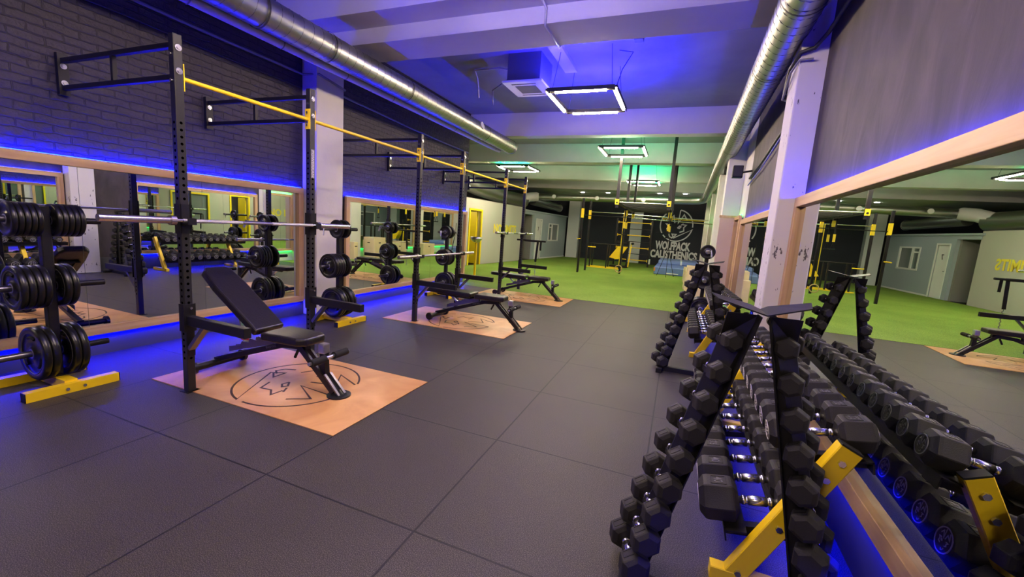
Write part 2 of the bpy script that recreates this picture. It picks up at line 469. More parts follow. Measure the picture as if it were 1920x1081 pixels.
struct('ceiling', MB().box(-9, 3.2, -6.2, 23.4, 4.15, 4.4), 'slab_paint_dimmed')
beams = [(2.95, 3.5, 3.64), (8.0, 8.3, 3.63), (11.45, 11.85, 3.60), (15.7, 16.1, 3.60)]
for y0, y1, z in beams:
    struct('trim_1', MB().box(-9, 2.9, y0, y1, z, 4.16), 'ceiling_paint')
struct('trim_2', MB().box(-9, 2.9, 2.6, 2.95, 3.82, 4.16), 'ceiling_paint')
struct('trim_2', MB().box(-9, 2.9, -2.6, -2.1, 3.64, 4.16), 'ceiling_paint')
struct('trim_3', MB().box(-1.06, -0.86, 3.5, 5.6, 4.09, 4.16), 'ceiling_paint')
struct('trim_4', MB().box(-9, 3.1, 18.4, 23.3, 3.50, 4.2), 'ceiling_paint')
# left brick wall up to its end corner
struct('wall_left', MB().box(-4.35, -4.05, -6.2, 7.96, 0, 4.16), 'painted_brick')
struct('wall_left', MB().box(-9, -4.35, 7.76, 7.96, 0, 4.16), 'black_wall')
struct('wall_left', MB().box(-9, -8.8, 7.96, 23.4, 0, 4.16), 'black_wall')
struct('wall_front', MB().box(-4.35, 3.2, -6.4, -6.2, 0, 4.16), 'dark_plaster')
# right wall, slightly splayed
def rx(y): return 1.975 + 0.014*(y-0.5)
def rwall(y0, y1, z0, z1, d0, d1, mb=None):
    # a slab between distance d0 and d1 from the wall plane into the room
    mb = mb or MB()
    P = [(rx(y0)-d0,y0),(rx(y1)-d0,y1),(rx(y1)-d1,y1),(rx(y0)-d1,y0)]
    return mb.prism([P[0],P[1],P[2],P[3]], z0, z1)
struct('wall_right', rwall(-6.2, 6.95, 0, 4.16, -0.25, 0), 'dark_plaster')
struct('wall_right', rwall(6.95, 23.4, 0, 4.16, -0.25, 0.0), 'white_paint')
# pillars
struct('pillar', MB().box(-4.06, -3.79, 3.0, 3.5, 0, 4.16), 'white_paint', bevel=0.012)
struct('pillar', rwall(2.87, 3.25, 0, 4.16, -0.02, 0.20), 'chipped_paint', bevel=0.012)
struct('pillar', rwall(8.08, 8.55, 0, 4.16, -0.02, 0.30), 'white_paint')
struct('pillar', rwall(10.25, 10.75, 0, 4.16, -0.02, 0.32), 'white_paint', bevel=0.012)
struct('pillar', rwall(14.6, 14.95, 0, 4.16, -0.02, 0.26), 'white_paint', bevel=0.012)
struct('pillar', rwall(18.2, 18.7, 0, 4.16, -0.02, 0.28), 'white_paint', bevel=0.012)
struct('pillar', MB().box(-5.08, -4.43, 22.45, 22.85, 0, 3.46), 'slat_white')
# back wall
th = math.atan(-0.09)
BM = Matrix.Translation((0, 22.4, 0)) @ Matrix.Rotation(th, 4, 'Z')
struct('wall_back', MB().box(-9, 3.2, 0.0, 0.2, 0, 4.16, BM), 'dark_wall')

# left far cabin walls: wall A with yellow door and yellow window, recess, wall B
def wall_line(x0, y0, s):
    a = math.atan2(1, s)       # direction of increasing y
    d = Vector((s, 1, 0)).normalized()
    return Matrix(((d.x, -d.y, 0, x0), (d.y, d.x, 0, y0), (0,0,1,0), (0,0,0,1)))
WAm = wall_line(-6.35, 7.96, 0.0704)     # local x runs along the wall, local y away from the room, z up
def la(y): return (y-7.96)*math.sqrt(1+0.0704**2)
wa = MB()
wd0, wd1 = la(9.7), la(11.05); dr0, dr1 = la(12.06), la(12.86); e = la(16.85)
wa.box(0, wd0, 0, 0.12, 0, 2.42, WAm); wa.box(wd0, wd1, 0, 0.12, 0, 0.85, WAm); wa.box(wd0, wd1, 0, 0.12, 1.95, 2.42, WAm)
wa.box(wd1, dr0, 0, 0.12, 0, 2.42, WAm); wa.box(dr0, dr1, 0, 0.12, 2.0, 2.42, WAm); wa.box(dr1, e, 0, 0.12, 0, 2.42, WAm)
struct('wall_left', wa, 'grey_wall')
rm = MB()
rm.box(0, e, 1.6, 1.7, 0, 2.42, WAm); rm.box(0, e, 0.12, 1.6, 2.40, 2.45, WAm); rm.box(e-.1, e, 0.12, 1.6, 0, 2.4, WAm)
struct('wall_left', rm, 'grey_room')
# yellow door (frame + open leaf)
d1 = struct('door_1', MB().box(dr0-.07, dr0, -0.03, 0.14, 0, 2.07, WAm).box(dr1, dr1+.07, -0.03, 0.14, 0, 2.07, WAm).box(dr0, dr1, -0.03, 0.14, 2.0, 2.07, WAm), 'yellow_door')
lf = MB().bar(tuple(WAm @ Vector((dr1-.02, 0.16, 1.0))), tuple(WAm @ Vector((dr1+.10, 0.86, 1.0))), 0.04, 1.96, up=(0,0,1))
obj('door_leaf', lf, 'yellow_door', d1)
w1 = struct('window_1', MB().box(wd0-.07, wd0, -0.03, 0.14, .78, 2.02, WAm).box(wd1, wd1+.07, -0.03, 0.14, .78, 2.02, WAm)
       .box(wd0, wd1, -0.03, 0.14, 1.95, 2.02, WAm).box(wd0, wd1, -0.03, 0.14, .78, .85, WAm), 'yellow_door')
obj('window_pane', MB().box(wd0, wd1, 0.05, 0.06, .85, 1.95, WAm), 'glass_dark', w1)
rl = bpy.data.lights.new('cabin_lamp', 'POINT'); rl.energy = 9; rl.color = (1, .86, .7); rl.shadow_soft_size = .08
rlo = bpy.data.objects.new('cabin_lamp', rl); COL.objects.link(rlo); rlo.location = WAm @ Vector((la(12.0), .9, 2.2))
# NO LIMITS lettering
NLM = WAm @ Matrix.Translation((la(14.95), -0.012, 1.40)) @ Matrix.Rotation(PI/2, 4, 'X')
NLM = WAm @ frame_M((la(14.95), -0.008, 1.40), (1,0,0), (0,0,1))
tag(obj('wall_lettering', text_mesh('wall_lettering', 'NO LIMITS', 2.1, 0.36, 'yellow_sign', 0.004, 0.03, NLM), 'yellow_sign'),
    'yellow painted capital letters on the pale grey cabin wall', 'lettering')
# recess and wall B
WBm = wall_line(-5.60, 17.9, 0.085)
def lb(y): return (y-17.9)*math.sqrt(1+0.085**2)
wb = MB()
b_d0, b_d1, b_w0, b_w1, b_e = lb(18.2), lb(18.85), lb(19.85), lb(21.3), lb(22.55)
wb.box(0, b_d0, 0, 0.1, 0, 2.3, WBm); wb.box(b_d0, b_d1, 0, 0.1, 1.95, 2.3, WBm); wb.box(b_d1, b_w0, 0, 0.1, 0, 2.3, WBm)
wb.box(b_w0, b_w1, 0, 0.1, 0, .95, WBm); wb.box(b_w0, b_w1, 0, 0.1, 1.83, 2.3, WBm); wb.box(b_w1, b_e, 0, 0.1, 0, 2.3, WBm)
wb.box(b_e-.1, b_e, .1, 2.0, 0, 2.3, WBm)
struct('wall_left', wb, 'bluegrey_wall')
struct('trim_5', MB().box(-1.2, b_e+.05, -0.05, 0.12, 2.28, 2.35, WBm).box(-1.2, b_e+.05, 0.12, 2.0, 2.28, 2.33, WBm), 'bluegrey_wall')
struct('baseboard_left', MB().box(b_d1+.05, b_e, -0.02, 0, 0, 0.06, WBm), 'white_trim')
struct('trim_6', MB().box(-1.1, 0, 0, 0.1, 2.15, 2.3, WBm), 'bluegrey_wall')
rc = MB().box(-1.15, 0.0, 1.2, 1.3, 0, 2.3, WBm).box(-0.1, 0, 0.1, 1.2, 0, 2.3, WBm).box(-1.15, -1.05, 0.1, 1.2, 0, 2.3, WBm)
struct('wall_left', rc, 'grey_room')
d2 = struct('door_2', MB().box(b_d0-.06, b_d0, -0.02, 0.1, 0, 2.0, WBm).box(b_d1, b_d1+.06, -0.02, 0.1, 0, 2.0, WBm).box(b_d0, b_d1, -0.02, 0.1, 1.94, 2.0, WBm), 'white_trim')
obj('door_leaf', MB().box(b_d0, b_d1, 0.03, 0.07, 0, 1.94, WBm), 'white_trim', d2)
obj('door_sign', MB().ribbon([(-.05,.09),(.05,.09),(-.01,-.09)], 0.03, 0, 0.006, WBm @ frame_M(((b_d0+b_d1)/2, 0.028, 1.5), (1,0,0), (0,0,1))), 'black_matte', d2)
obj('door_handle', MB().tube(WBm @ Vector((b_d0+.07, .03, 1.0)), WBm @ Vector((b_d0+.07, -.03, 1.0)), .012), 'bright_steel', d2)
w2 = struct('window_2', MB().box(b_w0, b_w1, -.02, .06, .90, .97, WBm).box(b_w0, b_w1, -.02, .06, 1.78, 1.84, WBm)
    .box(b_w0-.02, b_w0+.06, -.02, .06, .9, 1.84, WBm).box(b_w1-.06, b_w1+.02, -.02, .06, .9, 1.84, WBm)
    .box(b_w0+.45, b_w0+.55, -.02, .06, .95, 1.8, WBm).box(b_w0, b_w0+.5, -.015, .05, 1.60, 1.66, WBm), 'white_trim')
obj('window_pane', MB().box(b_w0, b_w1, 0.03, 0.04, .95, 1.8, WBm), 'glass_dark', w2)

# back wall sign: emblem and two rows of lettering
BW = BM @ frame_M((0, -0.012, 0), (1,0,0), (0,0,1))
lg = MB()
for st in WOLF: lg.ribbon([(0.80+x*0.80, 2.18+y*0.82) for x, y in st], 0.060, -0.008, 0.008, BW)
sg = thing('wall_sign', 'white wolf emblem in a ring above white capitals on the black back wall', 'sign', (0,0,0))
obj('emblem', lg, 'white_sign', sg)
obj('lettering', text_mesh('lettering', 'WOLFPACK', 1.76, 0.46, 'white_sign', 0.006, 0.045, BW @ Matrix.Translation((0.74, 1.10, 0)), 1.0), 'white_sign', sg)
obj('lettering', text_mesh('lettering', 'CALISTHENICS', 2.34, 0.43, 'white_sign', 0.006, 0.045, BW @ Matrix.Translation((0.82, 0.63, 0)), 1.0), 'white_sign', sg)
# slatted pale board on the back wall
sb = MB(); 
for k in range(14): sb.box(-1.55, -0.95, -0.07, -0.02, 0.02+k*.205, 0.205+k*.205, BM)
sb.box(-1.57, -0.93, -0.02, -0.005, 0.02, 2.88, BM)
tag(obj('slatted_board', sb, 'slat_white'), 'tall pale grey slatted board standing against the black back wall', 'board')

# ------------------------------------------------------------------ framed mirrors
def framed_mirror(name, label, y0, y1, z0, z1, X, side, fw, seams, led, depth=0.075, strip=0.03, cat='mirror', ends=(True,True), ledm='led_blue'):
    # side=+1: glass faces +x (left wall); X(y) gives the wall plane
    t = thing(name, label, cat, (0,0,0))
    def slab(a, b, c, d, o0, o1):
        P = [(X(a)+side*o0,a),(X(b)+side*o0,b),(X(b)+side*o1,b),(X(a)+side*o1,a)]
        if side > 0: P = P[::-1]
        return MB().prism([P[0],P[1],P[2],P[3]], c, d)
    cuts = [y0+fw*.9*(1 if ends[0] else 0)] + seams + [y1-fw*.9*(1 if ends[1] else 0)]
    for a, b in zip(cuts[:-1], cuts[1:]):
        obj('glass_panel', slab(a+.0015, b-.0015, z0+fw*.9, z1-fw*.9, depth*.36, depth*.5), 'mirror_glass', t)
    obj('backing', slab(y0+.03, y1-.03, z0+.05, z1-.05, 0.002, depth*.36), 'cable_grey', t)
    obj('frame_rail', slab(y0, y1, z1-fw, z1, depth*.38, depth), 'pine', t, bevel=.003)
    obj('frame_rail', slab(y0, y1, z0, z0+fw, depth*.38, depth), 'pine', t, bevel=.003)
    if ends[0]: obj('frame_stile', slab(y0, y0+fw, z0+fw, z1-fw, depth*.38, depth), 'pine_upright', t, bevel=.003)
    if ends[1]: obj('frame_stile', slab(y1-fw, y1, z0+fw, z1-fw, depth*.38, depth), 'pine_upright', t, bevel=.003)
    if 't' in led: obj('led_strip', slab(y0+.02, y1-.02, z1+.001, z1+.006, depth*.45, depth*.45+.012), ledm, t)
    if 'b' in led: obj('led_strip', slab(y0+.02, y1-.02, z0-.006, z0-.001, depth*.4, depth*.4+.012), 'led_blue' if 'blue' in ledm else ledm, t)
    if 'l' in led: obj('led_strip', slab(y0-.009, y0-.001, z0+.02, z1-.02, depth*.3, depth*.3+.012), ledm, t)
    if 'r' in led: obj('led_strip', slab(y1+.001, y1+.009, z0+.02, z1-.02, depth*.3, depth*.3+.012), ledm, t)
    return t
XL = lambda y: -4.05
framed_mirror('wall_mirror', 'long pine-framed mirror with blue light behind the nearest rack on the left wall', -4.6, 2.95, .21, 1.83, XL, 1, .08, [-3.55,-2.5,-1.5,-0.46,.55,1.6,2.35], 'tb')
framed_mirror('wall_mirror', 'pine-framed mirror on the left wall beyond the white pillar', 3.78, 7.92, .17, 1.80, XL, 1, .08, [4.25,5.3,6.35], 'tb')
XR = rx
framed_mirror('wall_mirror', 'large pine-framed mirror beside the nearer dumbbell rack on the right wall', -4.0, 2.84, .33, 1.92, XR, -1, .085, [-2.6,-1.3], 'tb', depth=.075, ledm='led_blue_soft')
framed_mirror('wall_mirror', 'pine-framed mirror on the right wall just beyond the white pillar', 3.95, 6.85, .33, 1.90, XR, -1, .08, [4.9,5.9], 'tb', depth=.075, ledm='led_blue_soft')
framed_mirror('wall_mirror', 'right-hand mirror over the turf lit green along its top, nearest of three', 7.15, 8.02, .30, 2.0, XR, -1, .07, [7.6], 'tb', ledm='led_green', depth=.075)
framed_mirror('wall_mirror', 'right-hand mirror over the turf lit green, between two white columns', 10.85, 14.55, .30, 2.0, XR, -1, .07, [12.1,13.3], 'tb', ledm='led_green', depth=.075)
framed_mirror('wall_mirror', 'right-hand mirror over the turf lit green, farthest from the camera', 15.0, 18.1, .30, 2.0, XR, -1, .07, [16,17], 'tb', ledm='led_green', depth=.075)
tag(obj('panel', rwall(8.04, 8.075, 0, 1.98, 0.0, 0.33), 'beige_panel'), 'pale beige board covering the front of the white column beside the turf', 'board')
struct('trim_7', rwall(8.03, 8.08, 1.98, 2.03, 0.0, 0.345), 'pine')

struct('baseboard_left', MB().box(-4.05,-4.035,-6.1,2.99,0,.175), 'plinth')
struct('baseboard_left', MB().box(-4.05,-4.035,3.52,7.95,0,.14), 'plinth')
struct('baseboard_right', rwall(-6.1, 2.86, 0, .28, 0, .015), 'plinth')
struct('baseboard_right', rwall(3.26, 6.94, 0, .28, 0, .015), 'plinth')
# ------------------------------------------------------------------ lights
def fixture(cx, cy, sx, sy, label, topm, wires=((-.5,-.5),(.5,.5)), z=FIX_Z, grp='square tube light fixtures hanging from the ceiling'):
    t = thing('ceiling_light', label, 'ceiling light', (cx,cy,z), group=grp)
    fr = MB()
    hx, hy = sx/2, sy/2
    for a, b in (((-hx,-hy),(hx,-hy)),((hx,-hy),(hx,hy)),((hx,hy),(-hx,hy)),((-hx,hy),(-hx,-hy))):
        fr.bar((a[0],a[1],.03), (b[0],b[1],.03), .07, .03)
        dd = (Vector(b)-Vector(a)).normalized() if False else Vector((b[0]-a[0], b[1]-a[1], 0)).normalized()
        nn = Vector((-dd.y, dd.x, 0))*.033
        for q in (-1, 1): fr.bar(Vector((a[0],a[1],.005))+nn*q, Vector((b[0],b[1],.005))+nn*q, .004, .03)
    obj('frame', fr, 'black_steel', t)
    L = .76
    for a, b in (((-hx*L,-hy),(hx*L,-hy)),((hx,-hy*L),(hx,hy*L)),((hx*L,hy),(-hx*L,hy)),((-hx,hy*L),(-hx,-hy*L))):
        obj('light_tube', MB().tube((a[0],a[1],-.01), (b[0],b[1],-.01), .022, 8), 'tube_white', t)
    if topm:
        col, en = ((0.010, 0.007, 1.0), K_BLUE) if topm == 'top_blue' else ((0.0, 1.0, 0.36), K_BLUE*.34)
        for q in (-1, 1):
            ld = bpy.data.lights.new('uplight_bar', 'AREA'); ld.shape = 'RECTANGLE'; ld.size = sx*.95; ld.size_y = .03
            ld.color = col; ld.energy = en
            lo = bpy.data.objects.new('uplight_bar', ld); COL.objects.link(lo); lo.parent = t
            lo.location = (0, q*hy, .05); lo.rotation_euler = (PI, 0, 0)
    wr = MB()
    for a, b in ((-1,-1),(1,-1),(1,1),(-1,1)):
        wr.tube((a*hx*.9,b*hy*.9,.04), (a*hx*.75,b*hy*.75,4.15-z), .004, 5)
    obj('hanging_wire', wr, 'cable_black', t)
    return t
fixture(-.54, 5.2, .98, 1.12, 'square white tube light glowing blue on top, nearest one in view', 'top_blue')
fixture(-.48, 9.25, 1.0, 1.15, 'square white tube light under green glow, between the two black hanging posts', 'top_green')
fixture(-4.4, 12.3, 1.1, 1.2, 'square white tube light at the left, over the grey cabin wall', 'top_green')
fixture(-.48, 15.5, 1.1, 1.2, 'square white tube light farthest away, seen behind the hanging posts', 'top_green')
fixture(-.5, .6, 1.0, 1.15, 'square white tube light above the nearest rubber tiles', 'top_blue')
fixture(-.5, -3.6, 1.0, 1.15, 'square white tube light behind the camera', None)
for i, (px, py) in enumerate(((-3.80,19.9),(-2.50,19.75),(-.05,19.15),(1.04,18.95))):
    t = tag(obj('downlight', MB().tube((px,py,3.499),(px,py,3.485), .085, 18), 'downlight'), 
        'small round white ceiling spot over the back wall, %s from the left' % ('first','second','third','fourth')[i], 'ceiling light', 'round spots over the back wall')

# ceiling air-conditioner
t = thing('air_conditioner', 'white cassette air conditioner hanging below the blue-lit ceiling', 'air conditioner', (-1.5,5.1,3.7))
obj('face_panel', MB().prism([(-.33,-.36),(.33,-.36),(.33,.36),(-.33,.36)], 0, .035), 'ac_white', t, bevel=.01)
obj('housing', MB().box(-.27,.27,-.29,.29,.035,.45), 'ac_dark', t)
obj('grille', MB().box(-.17,.17,-.17,.17,-.006,0).box(-.2,.2,-.27,-.24,-.004,0).box(-.2,.2,.24,.27,-.004,0), 'ac_dark', t)

# ------------------------------------------------------------------ ducts and pipes
def spiral_duct(t, a, b, r, pitch=.13):
    a = Vector(a); b = Vector(b)
    obj('duct_pipe', MB().tube(a, b, r, 32), 'duct_metal', t)
    L = (b-a).length; d = (b-a)/L; x = d.cross(Vector((0,0,1))).normalized(); y = x.cross(d)
    n = int(L/pitch*16)
    pts = [a+d*(L*i/n)+(x*math.cos(2*PI*i/16)+y*math.sin(2*PI*i/16))*(r+.0005) for i in range(n+1)]
    obj('spiral_seam', MB().path(pts, .0035, 4), 'duct_seam', t)
t = thing('ventilation_duct', 'round spiral metal duct running above the left wall', 'duct', (0,0,0))
spiral_duct(t, (-3.02,-3.5,3.40), (-3.02,8.12,3.40), .155)
for y in (.2,1.55,2.4,3.9,6.6): obj('clamp', MB().tube((-3.02,y,3.40),(-3.02,y+.02,3.40),.168,28,cap=False), 'cable_black', t)
obj('end_cap', MB().tube((-3.02,8.12,3.40),(-3.02,8.16,3.40),.165,28), 'duct_metal', t)
obj('air_outlet', MB().tube((-2.90,6.25,3.44),(-2.86,6.25,3.45),.07,18), 'pipe_white', t)
t = thing('wall_pipe', 'pale pipe with clips running beneath the left duct', 'pipe', (0,0,0))
obj('pipe', MB().tube((-3.26,-5.5,3.30),(-3.26,8.0,3.30),.055,14), 'pipe_white', t)
for k in range(9): obj('clip', MB().tube((-3.26,.1+k*.95,3.30),(-3.26,.115+k*.95,3.30),.062,14,cap=False), 'cable_grey', t)
t = thing('ventilation_duct', 'large spiral metal duct running above the right wall and bending across the back', 'duct', (0,0,0))
spiral_duct(t, (1.62,-3.8,3.41), (1.86,16.9,3.26), .165)
mb = MB(); mb.path([(1.86,16.9,3.26),(1.86,17.25,3.23),(1.78,17.5,3.16),(1.6,17.62,3.12),(1.3,17.66,3.10)], .165, 20); obj('elbow', mb, 'duct_metal', t)
mb = MB(); mb.tube((1.3,17.66,3.10),(-5.6,17.95,3.02),.16,24); obj('duct_pipe', mb, 'duct_metal', t)
for y in (1.0,2.3,3.7,5.4,7.6,10.4,14.0): 
    x = 1.60+.0116*(y+5.5); z = 3.42-.00714*(y+5.5)
    obj('clamp', MB().tube((x,y,z),(x,y+.025,z),.178,28,cap=False), 'cable_black', t)
for x in (-4.6,-2.6,-.6): obj('air_outlet', MB().tube((x,17.57,3.04),(x,17.53,3.04),.09,20), 'pipe_white', t)
# things over the cabins
t = thing('ventilation_duct', 'fat metal ducts lying on top of the grey cabin', 'duct', (0,0,0))
obj('duct_pipe', MB().path([(-6.6,9.0,3.2),(-6.5,11.5,3.1),(-6.35,13,2.9),(-6.2,15.2,2.75),(-5.9,17.0,2.72)], .30, 18), 'duct_metal', t)
obj('duct_pipe', MB().path([(-5.9,16.6,2.75),(-5.75,17.4,2.95),(-5.6,17.95,3.02)], .22, 16), 'pipe_white', t)
obj('duct_pipe', MB().tube((-5.8,18.0,2.82),(-5.35,21.2,2.72), .20, 20), 'duct_metal', t)
obj('end_cap', MB().tube((-5.35,21.2,2.72),(-5.34,21.26,2.72), .215, 20), 'bright_steel', t)

# cables along the walls
def cable(label, pts, r=.008, m='cable_black', name='cable', cat='cable'):
    return tag(obj(name, MB().path(pts, r, 6), m), label, cat)
def sag(a, b, n, s):
    a = Vector(a); b = Vector(b)
    return [a.lerp(b, i/n) - Vector((0,0,s*math.sin(PI*i/n)*(1+.3*math.sin(i*2.1)))) for i in range(n+1)]
cable('grey cable run along the top of the left brick wall', sag((-4.03,-3,3.42),(-4.03,2.98,3.36),12,.02)+[Vector((-3.77,3.02,3.36)),Vector((-3.77,3.5,3.30)),Vector((-4.0,3.56,3.28))]+sag((-4.03,3.6,3.30),(-4.03,7.9,3.22),9,.02), .016, 'cable_grey')
cable('thin dark cable drooping below the grey one on the left wall', sag((-4.03,-3,3.30),(-4.03,2.95,3.18),12,.03), .009)
cable('thick black cable bundle crossing the front of the right pillar', sag((1.93,-2,3.62),(1.95,2.7,3.22),8,.03)+[Vector((1.90,2.84,3.16)),Vector((1.80,2.845,3.13)),Vector((1.77,3.0,3.05)),Vector((1.80,3.3,2.95))]+sag((1.98,3.4,2.9),(2.04,6.9,2.62),6,.03), .018)
cable('grey cable beside the black bundle on the right pillar', [(1.90,2.84,3.07),(1.80,2.845,3.07),(1.765,2.95,3.0),(1.79,3.3,2.88)]+[tuple(v) for v in sag((1.97,3.4,2.85),(2.03,6.9,2.5),6,.04)], .010, 'cable_grey')
cable('white conduit running down the underside of the near ceiling beam', [(-.55,2.5,4.12),(-.55,2.58,3.80),(-.55,2.93,3.79),(-.55,2.94,3.62),(-.55,3.5,3.62),(-.4,3.9,4.12)], .014, 'pipe_white', 'conduit', 'pipe')
cable('grey conduit looping to the air conditioner', [(-2.7,5.7,3.8),(-2.7,5.6,4.1),(-2.6,5.3,4.13),(-2.1,5.2,4.1),(-1.75,5.1,4.0)], .014, 'pipe_white', 'conduit', 'pipe')
cable('second lower conduit looping to the air conditioner', [(-2.55,6.0,3.75),(-2.55,5.95,4.0),(-2.0,5.5,4.05),(-1.75,5.2,3.95)], .012, 'cable_grey', 'conduit', 'pipe')
cable('thin cable dropping from a ceiling box to the nearest light', [(-.1,5.0,4.14),(.1,5.0,4.10),(.0,4.8,3.8),(-.05,4.75,3.56)], .006)
tag(obj('junction_box', MB().box(.16,.28,4.5,4.62,4.06,4.15), 'ac_dark', bevel=.008), 'small grey junction box on the blue-lit ceiling', 'box')
def speaker(label, x, y, z, s):
    t = thing('loudspeaker', label, 'speaker', (x,y,z))
    obj('cabinet', MB().box(-s*.5,s*.5,-s*.45,s*.45,0,s*1.3), 'black_matte', t, bevel=.01)
    obj('bracket', MB().bar((s*.5,0,s*.6),(rx(y)-x,0,s*.8),.03,.03), 'black_steel', t)
    obj('grille', MB().box(-s*.42,s*.42,-s*.48,-s*.45,.03,s*1.25), 'cable_black', t)
speaker('black loudspeaker mounted high where the dark right wall ends', 1.84, 6.9, 2.62, .16)
speaker('tiny black loudspeaker high on the white wall above the turf', 1.86, 9.2, 3.0, .15)
# ------------------------------------------------------------------ wooden lifting platforms
def platform(y0, y1, label):
    t = thing('lifting_platform', label, 'platform', (-2.0,(y0+y1)/2,0), group='wooden platforms in front of the racks')
    h = (y1-y0)/2
    obj('board', MB().box(-1.0,1.0,-h,h,0,.006), 'birch_board', t)
    g = MB(); M = frame_M((.06,-.02,0), (0,-1,0), (1,0,0))
    for st in WOLF: g.ribbon([(x*.50, y*.50) for x, y in st], .017, .0062, .0072, M)
    obj('burnt_emblem', g, 'burnt_line', t)
platform(.50, 1.66, 'wooden lifting platform with burnt wolf emblem under the nearest bench')
platform(3.5, 4.66, 'wooden lifting platform with burnt wolf emblem under the middle bench')
platform(6.35, 7.5, 'wooden lifting platform next to the green turf under the farthest bench')

# ------------------------------------------------------------------ wall-mounted rig
PX = -2.51; PW = .06
PY = [.51, 1.71, 3.62, 4.88, 6.80, 8.0]
rig = thing('wall_mounted_rig', 'long black wall-mounted squat rig with yellow pull-up bars along the left wall', 'rig', (PX,0,0))
def ring_y(mb, x, y, z, r=.023, t=.006, sgn=1):
    mb.tube((x,y,z),(x+sgn*t,y,z), r, 12); mb.tube((x+sgn*t,y,z),(x+sgn*(t+.006),y,z), r*.55, 6)
hole_m = MB()
def upright(y):
    o = obj('upright', MB().bar((0,y,0),(0,y,2.69), PW, PW, up=(0,1,0), bev=.004), 'powder_coat', rig)
    h = MB()
    zs = [.28+.05*k for k in range(37) if not (.52 < .28+.05*k < .66)]
    for z in zs:
        h.tube((PW/2,y,z),(PW/2+.0006,y,z),.0105,10); h.tube((0,y-PW/2,z),(0,y-PW/2-.0006,z),.0105,10)
    obj('adjustment_holes', h, 'hole_black', o)
    b = MB()
    for z in (2.60, 2.44): ring_y(b, PW/2, y, z)
    for z in (2.55, 2.37): b.tube((0,y-PW/2,z),(0,y-PW/2-.012,z),.012,8)
    obj('bolts', b, 'chrome', o)
    obj('base_flange', MB().box(-.05,.05,y-.05,y+.05,0,.006), 'black_steel', o)
    # wall bracket: two beams, spacer and wall plate
    wx = -4.05-PX
    br = MB().bar((-PW/2,y,2.62),(wx+.04,y,2.62),.035,.035).bar((-PW/2,y,2.40),(wx+.04,y,2.40),.035,.035)
    br.bar((wx*.5,y,2.41),(wx*.5,y,2.61),.03,.03)
    k = obj('wall_bracket', br, 'black_steel', rig)
    obj('wall_plate', MB().box(wx+.002,wx+.045,y-.035,y+.035,2.34,2.68), 'black_steel', k)
    wb_ = MB(); ring_y(wb_, wx+.045, y, 2.575); ring_y(wb_, wx+.045, y, 2.44)
    obj('bolts', wb_, 'chrome', k)
for y in PY: upright(y)
for a, b in zip(PY[:-1], PY[1:]):
    mb = MB().tube((0,a+PW/2+.006,2.40),(0,b-PW/2-.006,2.40),.017,14)
    k = obj('pull_up_bar', mb, 'yellow_paint', rig)
    for y0, y1 in ((a+PW/2, a+PW/2+.006), (b-PW/2-.006, b-PW/2)):
        obj('mounting_plate', MB().box(-.032,.032,y0,y1,2.31,2.50), 'yellow_paint', k)
    b2 = MB()
    for y0, s_ in ((a+PW/2+.006, 1), (b-PW/2-.006, -1)):
        for z in (2.345, 2.465): b2.tube((0,y0,z),(0,y0+s_*.012,z),.011,6)
    obj('bolts', b2, 'chrome', k)
nm = text_mesh('maker_name', 'POWERKAN', .26, .03, 'emblem_grey', .001, .02, frame_M((PW/2+.002, PY[1], 1.98), (0,0,-1), (0,1,0)))
pt = obj('name_plate', MB().box(PW/2,PW/2+.0015,PY[1]-.02,PY[1]+.02,1.84,2.12), 'cable_grey', rig)
obj('maker_name', nm, 'emblem_grey', pt)

# ------------------------------------------------------------------ attachments
def spotter_arm():
    t = thing('spotter_arm', '', 'spotter arm', (PX,PY[0],0), group='black spotter arms hooked on the rig posts')
    a = MB().bar((PW/2+.006,0,.59),(.68,0,.585),.055,.075, bev=.004)
    obj('arm', a, 'black_steel', t)
    obj('end_cap', MB().box(.68,.684,-.0275,.0275,.5475,.6225), 'black_matte', t)
    obj('sleeve', MB().box(PW/2,PW/2+.006,-.045,.045,.50,.72).box(-PW/2-.006,PW/2+.006,PW/2,PW/2+.006,.50,.72).box(-PW/2-.006,PW/2+.006,-PW/2-.006,-PW/2,.50,.72), 'black_steel', t)
    obj('brace', MB().bar((PW/2+.008,0,.36),(.22,0,.56),.05,.03), 'dark_steel', t)  # black-painted brace; steel grey stands in for the wood it reflects
    obj('strap_plate', MB().box(PW/2,PW/2+.006,-.03,.03,.30,.50), 'black_steel', t)
    obj('pin', MB().tube((PW/2+.006,0,.69),(PW/2+.03,0,.69),.01,8), 'chrome', t)
    return t
sa = spotter_arm(); sat = tree(sa)
names = ['first post, beside the nearest bench', 'second post, behind the nearest bench', 'third post, over the middle platform', 'fourth post, behind the middle bench', 'fifth post, over the farthest platform', 'sixth and last post, at the turf edge']
sa['label'] = 'black spotter arm hooked on the ' + names[0]
for y, n in zip(PY[1:], names[1:]): dup(sa, sat, (PX,y,0), label='black spotter arm hooked on the ' + n)
def j_cup(z, y, n):
    t = thing('j_cup', 'black j-hook holding the barbell on the ' + n, 'bar hook', (PX,y,z), group='hooks carrying the barbells')
    obj('sleeve', MB().box(PW/2,PW/2+.006,-.04,.04,-.10,.12).box(-PW/2-.006,PW/2+.006,PW/2,PW/2+.006,-.10,.12).box(-PW/2-.006,PW/2+.006,-PW/2-.006,-PW/2,-.10,.12), 'black_steel', t)
    obj('cradle', MB().box(PW/2+.006,PW/2+.085,-.03,.03,-.03,-.017).box(PW/2+.077,PW/2+.085,-.03,.03,-.017,.02), 'black_steel', t)
BZ = [1.37, .985, 1.36]
for i, y in enumerate(PY): j_cup(BZ[i//2], y, names[i].split(',')[0])

